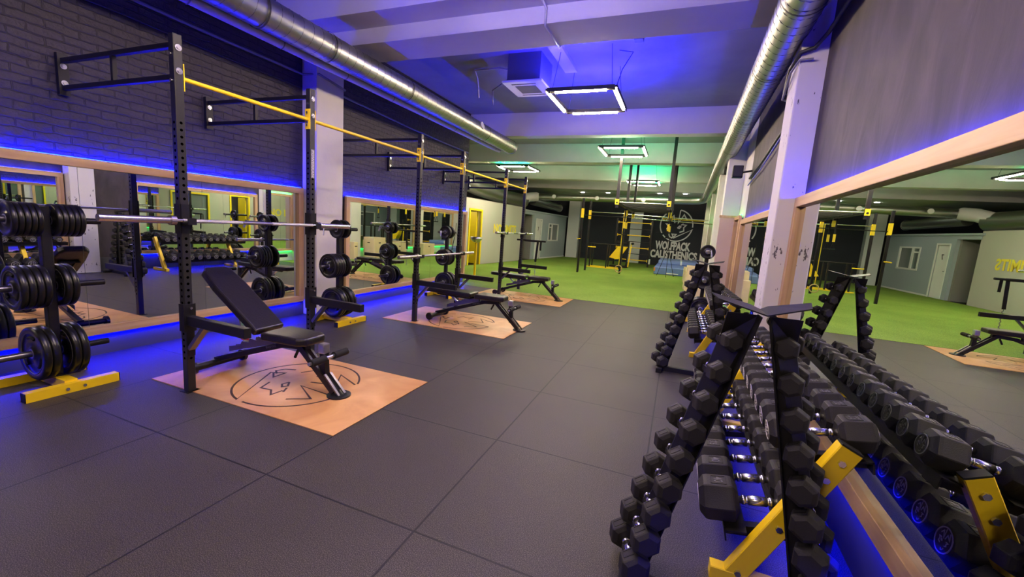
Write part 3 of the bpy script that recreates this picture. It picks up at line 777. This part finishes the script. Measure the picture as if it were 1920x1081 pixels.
# ------------------------------------------------------------------ barbells
def barbell(y, z, label, L=2.2):
    t = thing('barbell', label, 'barbell', (PX+PW/2+.040, y, z-.002), group='barbells racked on the rig')
    obj('shaft', MB().tube((0,-.655,0),(0,.655,0),.0142,14), 'bar_steel', t)
    for s in (-1, 1):
        k = obj('sleeve', MB().tube((0,s*.685,0),(0,s*L/2,0),.025,18), 'bar_steel', t)
        obj('collar', MB().tube((0,s*.655,0),(0,s*.690,0),.036,18), 'bar_steel', k)
        obj('grip', MB().tube((0,s*.14,0),(0,s*.60,0),.0147,14), 'knurled_steel', t)
    return t
barbell(1.07, BZ[0], 'steel barbell on the nearest pair of rack posts at head height')
barbell(4.20, BZ[1], 'steel barbell set lower on the middle pair of rack posts')
barbell(7.38, BZ[2], 'steel barbell on the farthest pair of rack posts')

# ------------------------------------------------------------------ adjustable benches (front foot at local 0, seat towards -x)
def bench(loc, rz, ang, label, group='black adjustable benches on the platforms'):
    t = thing('weight_bench', label, 'bench', loc, rz, group=group)
    seat = [(-.27,-.10),(-.27,.10),(-.34,.145),(-.72,.155),(-.72,-.155),(-.34,-.145)]
    o = obj('seat', MB().prism(seat, .40, .47), 'black_vinyl', t, bevel=.02, segs=3)
    c = Vector((-.77,0,.435)); R = Matrix.Translation(c) @ Matrix.Rotation(ang, 4, 'Y')
    back = [(-.02,-.145),(-.02,.145),(-.60,.15),(-.79,.13),(-.84,.09),(-.84,-.09),(-.79,-.13),(-.60,-.15)]
    obj('backrest', MB().prism(back[::-1], -.035, .035, R), 'black_vinyl', t, bevel=.02, segs=3)
    fr = MB().bar(R@Vector((-.05,.06,-.05)), R@Vector((-.62,.06,-.05)), .03,.03).bar(R@Vector((-.05,-.06,-.05)), R@Vector((-.62,-.06,-.05)), .03,.03)
    fr.bar(R@Vector((-.3,-.09,-.045)), R@Vector((-.3,.09,-.045)), .04,.02).bar(R@Vector((-.6,-.09,-.045)), R@Vector((-.6,.09,-.045)), .04,.02)
    obj('backrest_frame', fr, 'black_steel', t)
    # spine from rear foot to seat
    obj('spine', MB().bar((-1.44,0,.075),(-.62,0,.345),.05,.05, bev=.005).bar((-.66,0,.345),(-.36,0,.37),.055,.05), 'black_steel', t)
    obj('front_leg', MB().bar((-.42,.03,.37),(-.06,.03,.03),.02,.05).bar((-.42,-.03,.37),(-.06,-.03,.03),.02,.05).bar((-.16,-.0,.135),(-.05,0,.03),.05,.03), 'black_steel', t)
    obj('foot_plate', MB().tube((-.03,0,0),(-.03,0,.012),.095,24), 'black_steel', t)
    obj('foot_brace', MB().bar((-.15,.03,.17),(.0,.035,.015),.022,.012), 'dark_steel', t)
    obj('foot_brace', MB().bar((-.15,-.03,.17),(.0,-.035,.015),.022,.012), 'dark_steel', t)
    # leg-hold post with foam rollers
    obj('roller_post', MB().bar((-.17,0,.10),(-.19,0,.40),.05,.05), 'black_steel', t)
    obj('roller_bracket', MB().box(-.22,-.155,-.035,.035,.34,.425), 'bright_steel', t, bevel=.01)
    obj('roller_tube', MB().tube((-.13,-.22,.315),(-.13,.22,.315),.014,12), 'bright_steel', t)
    for s in (-1,1): obj('foam_roller', MB().tube((-.13,s*.05,.315),(-.13,s*.20,.315),.03,18), 'grip_foam', t)
    obj('adjust_pin', MB().tube((-.46,0,.33),(-.50,0,.25),.012,10), 'black_matte', t)
    # ladder bracket
    lp = [(-1.24,.19),(-.70,.345),(-.70,.385),(-.77,.40),(-.80,.375),(-.88,.385),(-.90,.345),(-.98,.35),(-1.0,.31),(-1.08,.31),(-1.10,.27),(-1.24,.24)]
    for s in (-1,1):
        obj('ladder_plate', MB().prism(lp, -.003, .003, frame_M((0,s*.032,0),(1,0,0),(0,0,1))), 'dark_steel', t)
    top = R@Vector((-.42,0,-.06)); fx = -1.0 if ang > .2 else -.98
    obj('support_strut', MB().bar(top,(-1.07,0,.285),.045,.018, up=(1,0,0)), 'bright_steel', t)
    obj('adjust_handle', MB().tube((-1.0,-.10,.36),(-1.0,-.03,.34),.008,8), 'red_tip', t)
    obj('rear_tube', MB().tube((-1.42,-.22,.055),(-1.42,.22,.055),.032,14), 'black_steel', t)
    obj('rear_stem', MB().bar((-1.42,0,.055),(-1.42,0,.10),.05,.06), 'black_steel', t)
    for s in (-1,1):
        obj('wheel', MB().tube((-1.42,s*.22,.055),(-1.42,s*.25,.055),.055,18), 'rubber_plate', t)
    obj('maker_name', text_mesh('maker_name','INSPIRE',.12,.022,'number_relief',.001,.02, frame_M((-.74,-.0295,.312), Vector((.82,0,.245)), Vector((-.245,0,.82)))), 'number_relief', t)
    return t
bench((-1.42,1.02,.006), .04, math.radians(35.5), 'black bench with raised backrest on the nearest platform')
bench((-.96,4.06,.006), .0, math.radians(1), 'flat-set black bench on the middle platform')
bench((-1.18,7.01,.006), .0, math.radians(1), 'flat-set black bench on the farthest platform beside the turf')

# ------------------------------------------------------------------ weight plates
def plate_parts(r, w, t, grip):
    # axis along local Y, thickness w
    M = Matrix.Rotation(PI/2, 4, 'X')
    prof = [(.026,-w/2),(.05,-w/2),(.055,-w*.3),(r*.72,-w*.22),(r*.80,-w*.5),(r*.96,-w*.5),(r,-w*.3),(r,w*.3),(r*.96,w*.5),(r*.80,w*.5),(r*.72,w*.22),(.055,w*.3),(.05,w/2),(.026,w/2),(.026,-w/2)]
    obj('disc', MB().lathe(prof, 36, M), 'rubber_plate', t)
    obj('hub_ring', MB().lathe([(.026,-w*.52),(.036,-w*.52),(.036,w*.52),(.026,w*.52),(.026,-w*.52)], 24, M), 'bright_steel', t)
    if grip:
        for k in range(3):
            g = MB(); a = PI/2+k*2*PI/3
            for s in (-1,1):
                pts = [(r*.60*math.cos(a+da), s*w*.30, r*.60*math.sin(a+da)) for da in (-.38,-.19,0,.19,.38)]
                g.path(pts, .012, 6)
            obj('grip_slot', g, 'black_matte', t)
        rm_ = MB().lathe([(r*.76,-w*.505),(r*.785,-w*.505),(r*.785,w*.505),(r*.76,w*.505),(r*.76,-w*.505)], 36, M)
        obj('rim_line', rm_, 'number_relief', t)
plates = {}
def plate(kind, loc, label, group):
    r, w = {'s':(.125,.030),'m':(.165,.039),'l':(.205,.046),'xs':(.09,.025)}[kind]
    if kind not in plates:
        t = thing('weight_plate', label, 'weight plate', loc, group=group)
        plate_parts(r, w, t, kind in 'ml'); plates[kind] = (t, tree(t)); return t
    t, tr = plates[kind]
    return dup(t, tr, loc, label=label, group=group)
ordw = ['first','second','third','fourth','fifth','sixth','seventh','eighth']
def plate_tree(cx, cy, name, load, grp, fo=0.0):
    t = thing('plate_tree', 'black plate storage stand on yellow feet ' + name, 'plate stand', (cx,cy,0))
    obj('post', MB().bar((0,0,.08),(0,0,1.40),.062,.062, up=(0,1,0), bev=.006), 'black_steel', t)
    obj('base_beam', MB().bar((-.24,0,.05),(.20,0,.05),.075,.07), 'yellow_paint', t)
    for x, hb in ((-.27,.05),(.22,.05)):
        f = obj('foot', MB().bar((x,-.27+fo,.035),(x,.27+fo,.035),.06,.07), 'yellow_paint', t)
        b = MB()
        for y in (-.05,.05): b.tube((x+.03,y+fo,.035),(x+.042,y+fo,.035),.012,8)
        obj('bolts', b, 'chrome', f)
        obj('end_cap', MB().box(x-.029,x+.029,-.276+fo,-.27+fo,.002,.069), 'black_matte', f)
        obj('end_cap', MB().box(x-.029,x+.029,.27+fo,.276+fo,.002,.069), 'black_matte', f)
    obj('gusset', MB().bar((0,-.10,.09),(0,-.03,.30),.06,.01, up=(1,0,0)).box(-.05,.05,-.12,.12,.085,.095), 'black_steel', t)
    for z in (1.30,.80,.29):
        for s in (-1,1):
            obj('peg', MB().tube((0,s*.037,z),(0,s*.33,z),.0245,14), 'black_steel' if s > 0 else 'dark_steel', t)
    lev = {1.30:'top', .80:'middle', .29:'bottom'}
    sd = {-1:'near side', 1:'far side'}
    for z, s, kinds in load:
        y = .036
        for i, k in enumerate(kinds):
            w = {'s':.030,'m':.039,'l':.046,'xs':.025}[k]
            y += w/2
            plate(k, (cx, cy+s*y, z+.0005), 'black plate, %s peg, %s side, %s from post, stand %s' % (lev[z], {-1:'near',1:'far'}[s], ordw[i], name), grp)
            y += w/2+.003
    # lever clips on the upper pegs
    cl = MB().bar((.03,-.30,1.33),(.05,-.33,1.22),.012,.03)
    obj('peg_clip', cl, 'bright_steel', t)
    return t
plate_tree(-3.42, .085, 'at left picture edge', [(1.30,1,'sssss'),(1.30,-1,'sssss'),(.80,1,'mm'),(.80,-1,'mmmm'),(.29,1,'ll'),(.29,-1,'ll')], 'plates on the nearest stand', fo=.005)
plate_tree(-3.32, 2.95, 'beside the white left pillar', [(1.30,1,'ss'),(1.30,-1,'s'),(.80,1,'m'),(.80,-1,'mmmm'),(.29,1,'ll'),(.29,-1,'ll')], 'plates on the stand by the pillar')
plate_tree(-3.32, 5.85, 'by the far left mirror', [(1.30,1,'ss'),(1.30,-1,'ss'),(.80,1,'m'),(.80,-1,'mmm'),(.29,1,'ll'),(.29,-1,'l')], 'plates on the stand by the far left mirror')
plate_tree(1.52, 6.6, 'behind the far dumbbells', [(1.30,-1,'s'),(.80,1,'m'),(.80,-1,'mm'),(.29,1,'l'),(.29,-1,'ll')], 'plates on the stand behind the dumbbells')
tag(obj('storage_beam', MB().box(-3.56,-3.47,-1.9,-.32,.0,.09), 'cable_grey', bevel=.005), 'dark steel floor beam lit blue at the left picture edge', 'beam')

# ------------------------------------------------------------------ dumbbells
def hexpts(r, a0): return [(r*math.cos(a0+k*PI/3), r*math.sin(a0+k*PI/3)) for k in range(6)]
def hex_head(x0, x1, r, rot, out):
    # hexagonal head along X between x0 (inner) and x1 (outer)
    L = x1-x0
    if out > 0: secs = [(x0,.62),(x0+L*.12,.97),(x0+L*.20,1.0),(x1-L*.24,1.0),(x1-L*.15,.97),(x1,.66)]
    else: secs = [(x0,.66),(x0+L*.15,.97),(x0+L*.24,1.0),(x1-L*.20,1.0),(x1-L*.12,.97),(x1,.62)]
    vs = []
    for x, k in secs: vs += [(x, p[0], p[1]) for p in hexpts(r*k, rot)]
    fs = []
    for i in range(len(secs)-1):
        for k in range(6): fs.append((i*6+k, i*6+(k+1)%6, (i+1)*6+(k+1)%6, (i+1)*6+k))
    fs.append(tuple(range(5,-1,-1))); n = (len(secs)-1)*6; fs.append(tuple(range(n, n+6)))
    return MB().add(vs, fs)
def make_dumbbell(name, label, rot, hr=.078, hl=.130, gap=.122, number=None, emblem=True, tower=False):
    t = thing(name, label, 'dumbbell')
    g = gap/2
    M = Matrix.Rotation(PI/2, 4, 'Y')
    prof = [(.0125,-g),(.0125,-g*.80),(.0165,-g*.79),(.0165,-g*.62),(.013,-g*.60),(.013,-g*.50),(.0165,-g*.48),(.0172,0),(.0165,g*.48),(.013,g*.50),(.013,g*.60),(.0165,g*.62),(.0165,g*.79),(.0125,g*.80),(.0125,g)]
    h = obj('handle', MB().lathe(prof, 16, M), 'chrome', t)
    for s in (-1,1):
        x0, x1 = (g, g+hl) if s > 0 else (-g-hl, -g)
        o = obj('head', hex_head(x0, x1, hr, rot, s), 'rubber_head', t, bevel=.003, segs=1)
        flat = hr*math.cos(PI/6)
        # number panel frame on the upper flat face, coloured black for its shadow
        ang = 0.0 if not tower else -PI/6
        P = Matrix.Rotation(ang, 4, 'X')
        cx = (x0+x1)/2+ (-.005*s)
        F = P @ frame_M((cx, 0, flat), (0,-1,0), (1,0,0))
        fw, fh = hr*.66, hl*.38
        fr = MB()
        for a, b in (((-fw/2,-fh/2),(fw/2,-fh/2)),((fw/2,-fh/2),(fw/2,fh/2)),((fw/2,fh/2),(-fw/2,fh/2)),((-fw/2,fh/2),(-fw/2,-fh/2))):
            fr.ribbon([a,b], .0035, -.001, .0015, F)
        obj('shaded_number_frame', fr, 'black_matte', o)
        if number:
            obj('number', text_mesh('number', number, fw*.72, fh*.62, 'number_relief', .0012, .02, F), 'number_relief', o)
        if emblem and s > 0 or emblem and tower is False:
            E_ = frame_M((s*(g+hl)+s*.0005, 0, 0), (0,s,0), (0,0,1))
            e_ = MB()
            rr = hr*.52
            e_.ribbon(arc(0,360,24,rr), .004, -.001, .0015, E_)
            for st in WOLF[3:]: e_.ribbon([(x*rr*.9,y*rr*.9) for x,y in st], .003, -.001, .0012, E_)
            obj('end_emblem', e_, 'emblem_grey', o)
    return t
def number_meshes(hr, hl, num):
    pass
# one prototype per weight number, flat side up, then copied along the tiers
protos = {}
def rack_dumbbell(num, label, loc, rot, scale, group):
    if num not in protos:
        t = make_dumbbell('hex_dumbbell', label, 0.0, number=num)
        t.location = loc; t.rotation_euler = rot; t.scale = (scale,)*3; t['group'] = group
        protos[num] = (t, tree(t)); return t
    t, tr = protos[num]
    return dup(t, tr, loc, rot, label, group, scale)
nth = lambda i: ['first','second','third','fourth','fifth','sixth','seventh','eighth','ninth','tenth','eleventh','twelfth','thirteenth','fourteenth'][i]
TILT = math.radians(-11)
def rack(x0, y0, n_up, n_lo, p_up, p_lo, s_up, s_lo, nums_up, nums_lo, name, legs):
    t = thing('dumbbell_rack', 'two-tier dumbbell rack with slanted yellow legs ' + name, 'dumbbell rack', (x0,y0,0))
    L = max(n_up*p_up, n_lo*p_lo)+.10
    for ly in legs:
        lg_ = obj('leg', MB().bar((.09,ly,.03),(.42,ly,.72),.055,.085, up=(1,0,0), bev=.004), 'yellow_paint', t)
        obj('leg_cap', MB().bar((.4205,ly,.721),(.4235,ly,.7275),.05,.08, up=(1,0,0)), 'black_matte', lg_)
        b = MB()
        for q in (.05,.42,.80,.92):
            c = Vector((.09,ly,.03)).lerp(Vector((.42,ly,.72)), q)
            b.tube(c+Vector((0,-.0275,0)), c+Vector((0,-.038,0)), .014, 6)
        obj('bolts', b, 'chrome', lg_)
        obj('foot', MB().bar((0,ly,.03),(.47,ly,.03),.06,.06, bev=.004), 'yellow_paint', t)
    for nm_, cx, cz, n, p_ in (('lower',.168,.33,n_lo,p_lo),('upper',.345,.73,n_up,p_up)):
        R = Matrix.Translation((cx,0,cz)) @ Matrix.Rotation(TILT, 4, 'Y')
        mb = MB(); Lt = n*p_+.06
        for xx in (-.105,.105):
            mb.box(xx-.045, xx+.045, .02, .02+Lt, -.082, -.075, R)
            e_ = xx-.045 if xx < 0 else xx+.038
            mb.box(e_, e_+.007, .02, .02+Lt, -.125, -.075, R)
            mb.box(xx-.045, xx-.041, .02, .02+Lt, -.075, -.062, R)
        obj('tier_rail', mb, 'black_steel', t)
        cr = MB()
        for yy in (.1, Lt*.5, Lt-.1): cr.box(-.15,.15, yy-.02,yy+.02,-.13,-.084, R)
        obj('cross_bar', cr, 'black_steel', t)
    for tier, cx, cz, n, p_, s_, nums in (('lower',.168,.33,n_lo,p_lo,s_lo,nums_lo),('upper',.345,.73,n_up,p_up,s_up,nums_up)):
        for i in range(n):
            s = s_[0]+(s_[1]-s_[0])*i/(n-1)
            num = nums[min(i//2, len(nums)-1)]
            dz = -.075+.0675*s
            off = Matrix.Rotation(TILT, 4, 'Y') @ Vector((0,0,dz))
            rack_dumbbell(num, 'black hex dumbbell, %s on the %s tier, rack %s' % (nth(i), tier, name),
                (x0+cx+off.x, y0+.13+i*p_, cz+off.z), (0,TILT,0), s, 'dumbbells on the %s tier %s' % (tier, name))
rack(1.33, .36, 13, 11, .172, .200, (1.0,.80), (1.27,1.06), ['27.5','25','22.5','20','17.5','15','12.5'], ['40','37.5','35','32.5','30','30'], 'nearer the camera', (.02,1.75))
rack(1.32, 4.16, 12, 10, .158, .185, (.98,.80), (1.12,1.0), ['27.5','25','22.5','20','17.5','15','12.5'], ['40','37.5','35','32.5','30','30'], 'beyond the white pillar', (.02,1.6))

# small dumbbell towers
twp = make_dumbbell('hex_dumbbell', '', PI/6, hr=.060, hl=.075, gap=.098, number=None, tower=True)
twt = tree(twp); first_tw = [True]
def tower(cy, name, cx=1.345):
    t = thing('dumbbell_tower', 'black A-shaped dumbbell tower ' + name, 'dumbbell tower', (cx,cy,0))
    SP = math.radians(20)
    for s, side in ((-1,'left'),(1,'right')):
        bot = Vector((s*.365,.10,.10)); top = Vector((s*.108,.07,1.13))
        ax = Vector((s*math.sin(SP), math.cos(SP), 0))          # dumbbell axis, pointing away
        lean = (top-bot).normalized()
        inn = Vector((-s*math.cos(SP), math.sin(SP), 0))         # inwards within the plate
        A, B_ = bot-lean*.09, top+lean*.14
        C_, D = Vector((s*.02,.0,A.z*0+1.24)), Vector((s*.24,.05,.02))
        th_ = ax*.003
        def quad(p): return [q for q in p]
        ins = [A+inn*-.01, A+inn*.10, C_, C_+Vector((s*.10,0,.0)), top+inn*-.02]
        mb = MB(); vs = [v-th_ for v in ins]+[v+th_ for v in ins]; n = 5
        mb.add(vs, [(i,(i+1)%n,n+(i+1)%n,n+i) for i in range(n)]+[tuple(range(n-1,-1,-1)),tuple(range(n,2*n))])
        lg_ = obj('leg_plate', mb, 'black_steel', t)
        obj('leg_flange', MB().bar(A+inn*.10-ax*.012, C_-ax*.012, .03, .006, up=tuple(ax.cross(lean))), 'black_steel', lg_)
        obj('bolt_cover', MB().tube(top+lean*.085+inn*.045, top+lean*.085+inn*.045-ax*.02, .022, 16, r2=.014), 'cable_black', lg_)
        for i in range(9):
            hooks = MB()
            c = top.lerp(bot, i/8)
            sc = .70+.44*i/8
            hooks.bar(c+inn*.05-Vector((0,0,.018)), c-inn*.022-Vector((0,0,.018)), .04, .008)
            hooks.bar(c-inn*.022-Vector((0,0,.018)), c-inn*.022+Vector((0,0,.002)), .04, .006, up=tuple(inn))
            obj('hook', hooks, 'black_steel', lg_)
        rz = math.atan2(ax.y, ax.x)
        for i in range(9):
            c = top.lerp(bot, i/8) + Vector((cx,cy,0)); sc = .70+.44*i/8
            lab = 'small hex dumbbell, %s from top, %s leg of the tower %s' % (nth(i), side, name)
            rot = (math.radians(-8)*s*0, 0, rz)
            if first_tw[0]:
                first_tw[0] = False
                twp.location = c; twp.rotation_euler = rot; twp.scale = (sc,)*3; twp['label'] = lab; twp['group'] = 'dumbbells on the tower ' + name
            else: dup(twp, twt, c, rot, lab, 'dumbbells on the tower ' + name, sc)
    # chevron top
    tp = MB()
    for s in (-1,1):
        tp.add([(0,-.05,1.245),(s*.15,.04,1.275),(s*.17,.14,1.285),(s*.03,.13,1.255),(0,.10,1.245),(0,-.05,1.250),(s*.15,.04,1.280),(s*.17,.14,1.290),(s*.03,.13,1.260),(0,.10,1.250)],
            [(0,1,2,3,4),(9,8,7,6,5),(0,5,6,1),(1,6,7,2),(2,7,8,3),(3,8,9,4)])
    obj('top_plate', tp, 'black_steel', t)
    obj('base_bar', MB().bar((-.38,.02,.025),(.38,.02,.025),.05,.05), 'black_steel', t)
    for s in (-1,1): obj('foot', MB().box(s*.36-.03,s*.36+.03,-.12,.20,0,.05), 'black_steel', t)
tower(.14, 'nearest the camera')
tower(3.36, 'farther away', 1.345)

# ------------------------------------------------------------------ dip bars on the last post
t = thing('dip_attachment', 'black dip bars with hanging webbing straps on the last rack post', 'dip bars', (-2.45,8.08,1.2))
obj('handle', MB().tube((-.25,.12,0),(.55,-.10,.005),.02,12), 'grip_foam', t)
obj('crossbar', MB().bar((0,.0,0),(.35,0,0),.05,.05), 'black_steel', t)
obj('strap', MB().bar((.33,0,0),(.30,0,-.50),.012,.05, up=(1,0,0)).bar((.40,.02,0),(.40,.02,-.22),.012,.04, up=(1,0,0)), 'black_matte', t)
ch = MB()
for k in range(14): ch.tube((.30+(k%2)*.012,0,-.50-k*.032),(.30+(k%2)*.012,0,-.535-k*.032),.007,6)
obj('chain', ch, 'chrome', t)
# chalk stand
t = thing('chalk_stand', 'yellow floor stand topped with a half-round metal chalk bowl', 'chalk stand', (-4.28,9.1,0))
obj('pole', MB().bar((0,0,.01),(0,0,1.0),.05,.05, up=(0,1,0)), 'yellow_paint', t)
obj('base', MB().box(-.17,.17,-.17,.17,0.004,.014), 'yellow_paint', t)
obj('bowl', MB().lathe([(.02,.99),(.10,1.02),(.155,1.08),(.17,1.15),(.165,1.15),(.15,1.085),(.095,1.03),(.02,1.0)], 24), 'bright_steel', t)

# ------------------------------------------------------------------ turf equipment
# hanging monkey-bar frame
t = thing('monkey_bars', 'black posts hanging from the ceiling carrying steel monkey bars over the turf', 'monkey bars', (0,0,0))
for x in (-.62,.68):
    for y, dz in ((10.0,0),(12.2,0),(14.3,0)):
        k = obj('hanging_post', MB().bar((x,y,2.20),(x,y,4.15 if y != 15.9 else 3.6),.075,.075, up=(0,1,0)), 'black_steel', t)
    obj('side_rail', MB().bar((x,9.96,2.34),(x,14.4,2.34),.06,.06), 'black_steel', t)
for k in range(13): obj('rung', MB().tube((-.62,10.05+k*.35,2.35),(.68,10.05+k*.35,2.35),.017,10), 'bar_steel' if k < 1 else 'black_steel', t)
for x in (-.62,.68):
    obj('bracket', MB().box(x-.05,x+.05,9.94,9.962,2.28,2.42), 'yellow_paint', t)
    obj('rail_end', MB().tube((x,9.938,2.33),(x,9.94,2.33),.025,12), 'black_matte', t)
    for y in (12.2,14.3): obj('bracket', MB().box(x-.045,x+.045,y-.05,y+.05,2.10,2.26), 'yellow_paint', t)
# free-standing posts of the rig
t = thing('calisthenics_rig', 'tall black posts with steel pull-up bars at the far left of the turf', 'rig', (0,0,0))
P4 = [(-2.38,13.9),(-2.33,15.0),(-.98,15.0)]
for x, y in P4: obj('upright', MB().bar((x,y,.004),(x,y,3.6 if x<-2 and False else 2.72),.07,.07, up=(0,1,0)), 'black_steel', t)
obj('pull_up_bar', MB().tube((-2.33,15.0,2.30),(-.98,15.0,2.30),.016,10), 'bar_steel', t)
obj('pull_up_bar', MB().tube((-.98,15.0,2.28),(2.15,15.0,2.20),.018,10), 'bar_steel', t)
obj('pull_up_bar', MB().tube((-2.38,13.9,2.12),(-.62,13.9,2.12),.014,10), 'black_steel', t)
obj('pull_up_bar', MB().tube((-.62,14.2,2.12),(2.15,14.2,2.05),.018,10), 'bar_steel', t)
for x, y in P4:
    obj('bracket', MB().box(x-.045,x+.045,y-.045,y+.045,2.02,2.36), 'yellow_paint', t)
obj('dip_peg', MB().tube((-2.38,13.86,1.25),(-2.38,13.4,1.25),.02,8).tube((-2.33,15.0,.95),(-1.98,15.0,.95),.02,8), 'yellow_paint', t)
# suspension straps and rings
for i, (x, y) in enumerate(((-.62,12.0),(-.62,12.55),(.68,11.9),(.68,13.9))):
    s = thing('suspension_strap', ['yellow and black suspension strap, left of the pair by the left hanging post','yellow and black suspension strap, right of the pair by the left hanging post','yellow and black suspension strap hanging at the right post','short suspension strap hanging behind the right post'][i], 'strap', (x,y,2.12), group='suspension straps on the monkey bars')
    obj('webbing', MB().box(-.018,.018,-.004,.004,-.22,.19), 'black_matte', s)
    obj('buckle', MB().box(-.03,.03,-.012,.012,-.42,-.22), 'yellow_paint', s)
    obj('handle', MB().tube((-.06,0,-.62),(.06,0,-.62),.018,10).bar((-.05,0,-.62),(0,0,-.42),.012,.006).bar((.05,0,-.62),(0,0,-.42),.012,.006), 'black_matte', s)
s = thing('gymnastic_ring', 'wooden gymnastic ring on a long strap hanging near the turf', 'ring', (-.98,14.6,.0))
pts = [(.13*math.cos(a*PI/12), 0, .22+.13*math.sin(a*PI/12)) for a in range(25)]
obj('ring', MB().path(pts, .016, 8), 'wood_ring', s)
obj('strap', MB().box(-.012,.012,-.003,.003,.35,2.28), 'yellow_paint', s)
# parallel bars with yellow base
t = thing('parallel_bars', 'low black parallel bars on yellow base rails on the turf', 'parallel bars', (-1.75,16.9,.004))
for y in (-.05,.55):
    obj('base_rail', MB().bar((-.95,y,.02),(.55,y,.02),.05,.04), 'yellow_paint', t)
    for x in (-.78,-.06,.5): obj('post', MB().bar((x,y,.03),(x,y,1.02),.05,.05, up=(0,1,0)), 'black_steel', t)
    obj('hand_bar', MB().tube((-.85,y,1.04),(.55,y,1.04),.02,10), 'black_steel', t)
# stall bars
t = thing('stall_bars', 'yellow and dark stall bars on black posts in front of the back wall', 'wall bars', (0,20,.004))
for x in (-1.93,-.27): obj('post', MB().bar((x,0,0),(x,0,2.3),.08,.08, up=(0,1,0)), 'black_steel', t)
for z in (2.12,1.50,.90,.30):
    obj('yellow_rung', MB().tube((-1.89,-.02,z),(-.31,-.02,z),.022,10).box(-1.88,-1.85,-.05,.05,z-.06,z+.06).box(-.35,-.32,-.05,.05,z-.06,z+.06), 'yellow_paint', t)
for z in (1.81,1.2,.6): obj('dark_rung', MB().tube((-1.89,-.02,z),(-.31,-.02,z),.018,10), 'black_steel', t)
obj('end_stop', MB().box(-.25,-.18,-.06,.06,.16,.40), 'white_trim', t)
# hyperextension / sit-up bench
t = thing('situp_bench', 'black bench with bright yellow side plates before the stall bars', 'exercise bench', (-1.55,18.4,.004))
for y in (-.16,.16):
    obj('side_plate', MB().prism([(-.36,.42),(.02,.36),(.10,.42),(.38,.92),(.05,.95),(-.02,.93)], -.012, .012, frame_M((0,y,0),(1,0,0),(0,0,1))), 'yellow_paint', t)
obj('pad', MB().bar((-.05,0,1.13),(.36,0,1.13),.34,.09, bev=.02), 'black_vinyl', t)
obj('upright', MB().bar((.42,.0,.0),(.46,.0,1.22),.06,.06).bar((-.3,0,.04),(.5,0,.04),.6,.05), 'black_steel', t)
obj('yellow_post', MB().bar((.52,-.1,.05),(.58,-.1,1.1),.05,.04), 'yellow_paint', t)
obj('roller', MB().tube((.62,-.2,1.12),(.62,.2,1.12),.05,14), 'black_matte', t)
# high bar on the right of the back area
t = thing('high_bar', 'yellow high bar fixed in front of the wolf emblem on the back wall', 'bar', (0,0,0))
obj('bar', MB().tube((.18,20.6,2.42),(2.1,20.6,2.40),.022,10), 'yellow_paint', t)
obj('end_plate', MB().box(.16,.19,20.54,20.66,2.33,2.51).box(2.1,2.13,20.54,20.66,2.31,2.49), 'yellow_paint', t)
obj('support_arm', MB().bar((.175,20.6,2.42),(.175,22.36,2.42),.05,.05).bar((2.115,20.6,2.40),(2.115,22.18,2.40),.05,.05), 'black_steel', t)
# small training tripod
t = thing('tripod', 'thin black tripod standing in front of the blue mats', 'tripod', (.68,15.8,.004))
for a in (.6, 2.7, 4.8): obj('leg', MB().tube((math.cos(a)*.36,math.sin(a)*.36,0),(0,0,1.15),.010,8), 'black_steel', t)
obj('column', MB().tube((0,0,1.1),(0,0,1.5),.014,8), 'black_steel', t)
# blue crash mats
t = thing('crash_mat', 'thick blue crash mat lying on the turf by the back wall', 'mat', (1.15,18.3,.004), group='blue crash mats')
obj('cushion', MB().box(-.95,.80,-1.75,1.9,0,.30), 'vinyl_blue', t, bevel=.03, segs=3)
obj('corner_patch', MB().box(-.957,-.90,-1.757,-1.68,.12,.27), 'orange_corner', t)
obj('label_patch', MB().box(-.45,.0,-1.757,-1.752,.05,.09), 'white_sign', t)
t = thing('crash_mat', 'lighter blue crash mat resting on top at the back', 'mat', (1.1,20.2,.306), group='blue crash mats')
obj('cushion', MB().box(-.85,.85,-1.2,1.2,0,.16), 'vinyl_blue_light', t, bevel=.03, segs=3)
obj('stripe', MB().box(.10,.17,-1.21,1.21,.002,.163), 'white_sign', t)
# plywood jump boxes
def jump_box(x0, x1, y0, y1, h, label):
    t = thing('plyometric_box', label, 'box', ((x0+x1)/2,(y0+y1)/2,.004), group='wooden jump boxes along the right wall')
    a, b = (x1-x0)/2, (y1-y0)/2
    obj('panels', MB().box(-a,a,-b,b,0,h), 'ply_box', t, bevel=.006)
    obj('hand_slot', MB().box(-a-.001,-a+.002,-.06,.06,h*.72,h*.72+.035).box(-.06,.06,-b-.001,-b+.002,h*.72,h*.72+.035), 'black_matte', t)
jump_box(1.38, 1.86, 9.95, 10.15, .60, 'plywood jump box, nearest of the row by the right wall')
jump_box(1.32, 1.80, 10.9, 11.55, .76, 'tall plywood jump box, second along the right wall')
jump_box(1.30, 1.85, 12.0, 12.85, .56, 'plywood jump box, third along the right wall')
jump_box(1.30, 1.85, 14.1, 15.0, .50, 'plywood jump box, farthest along the right wall')
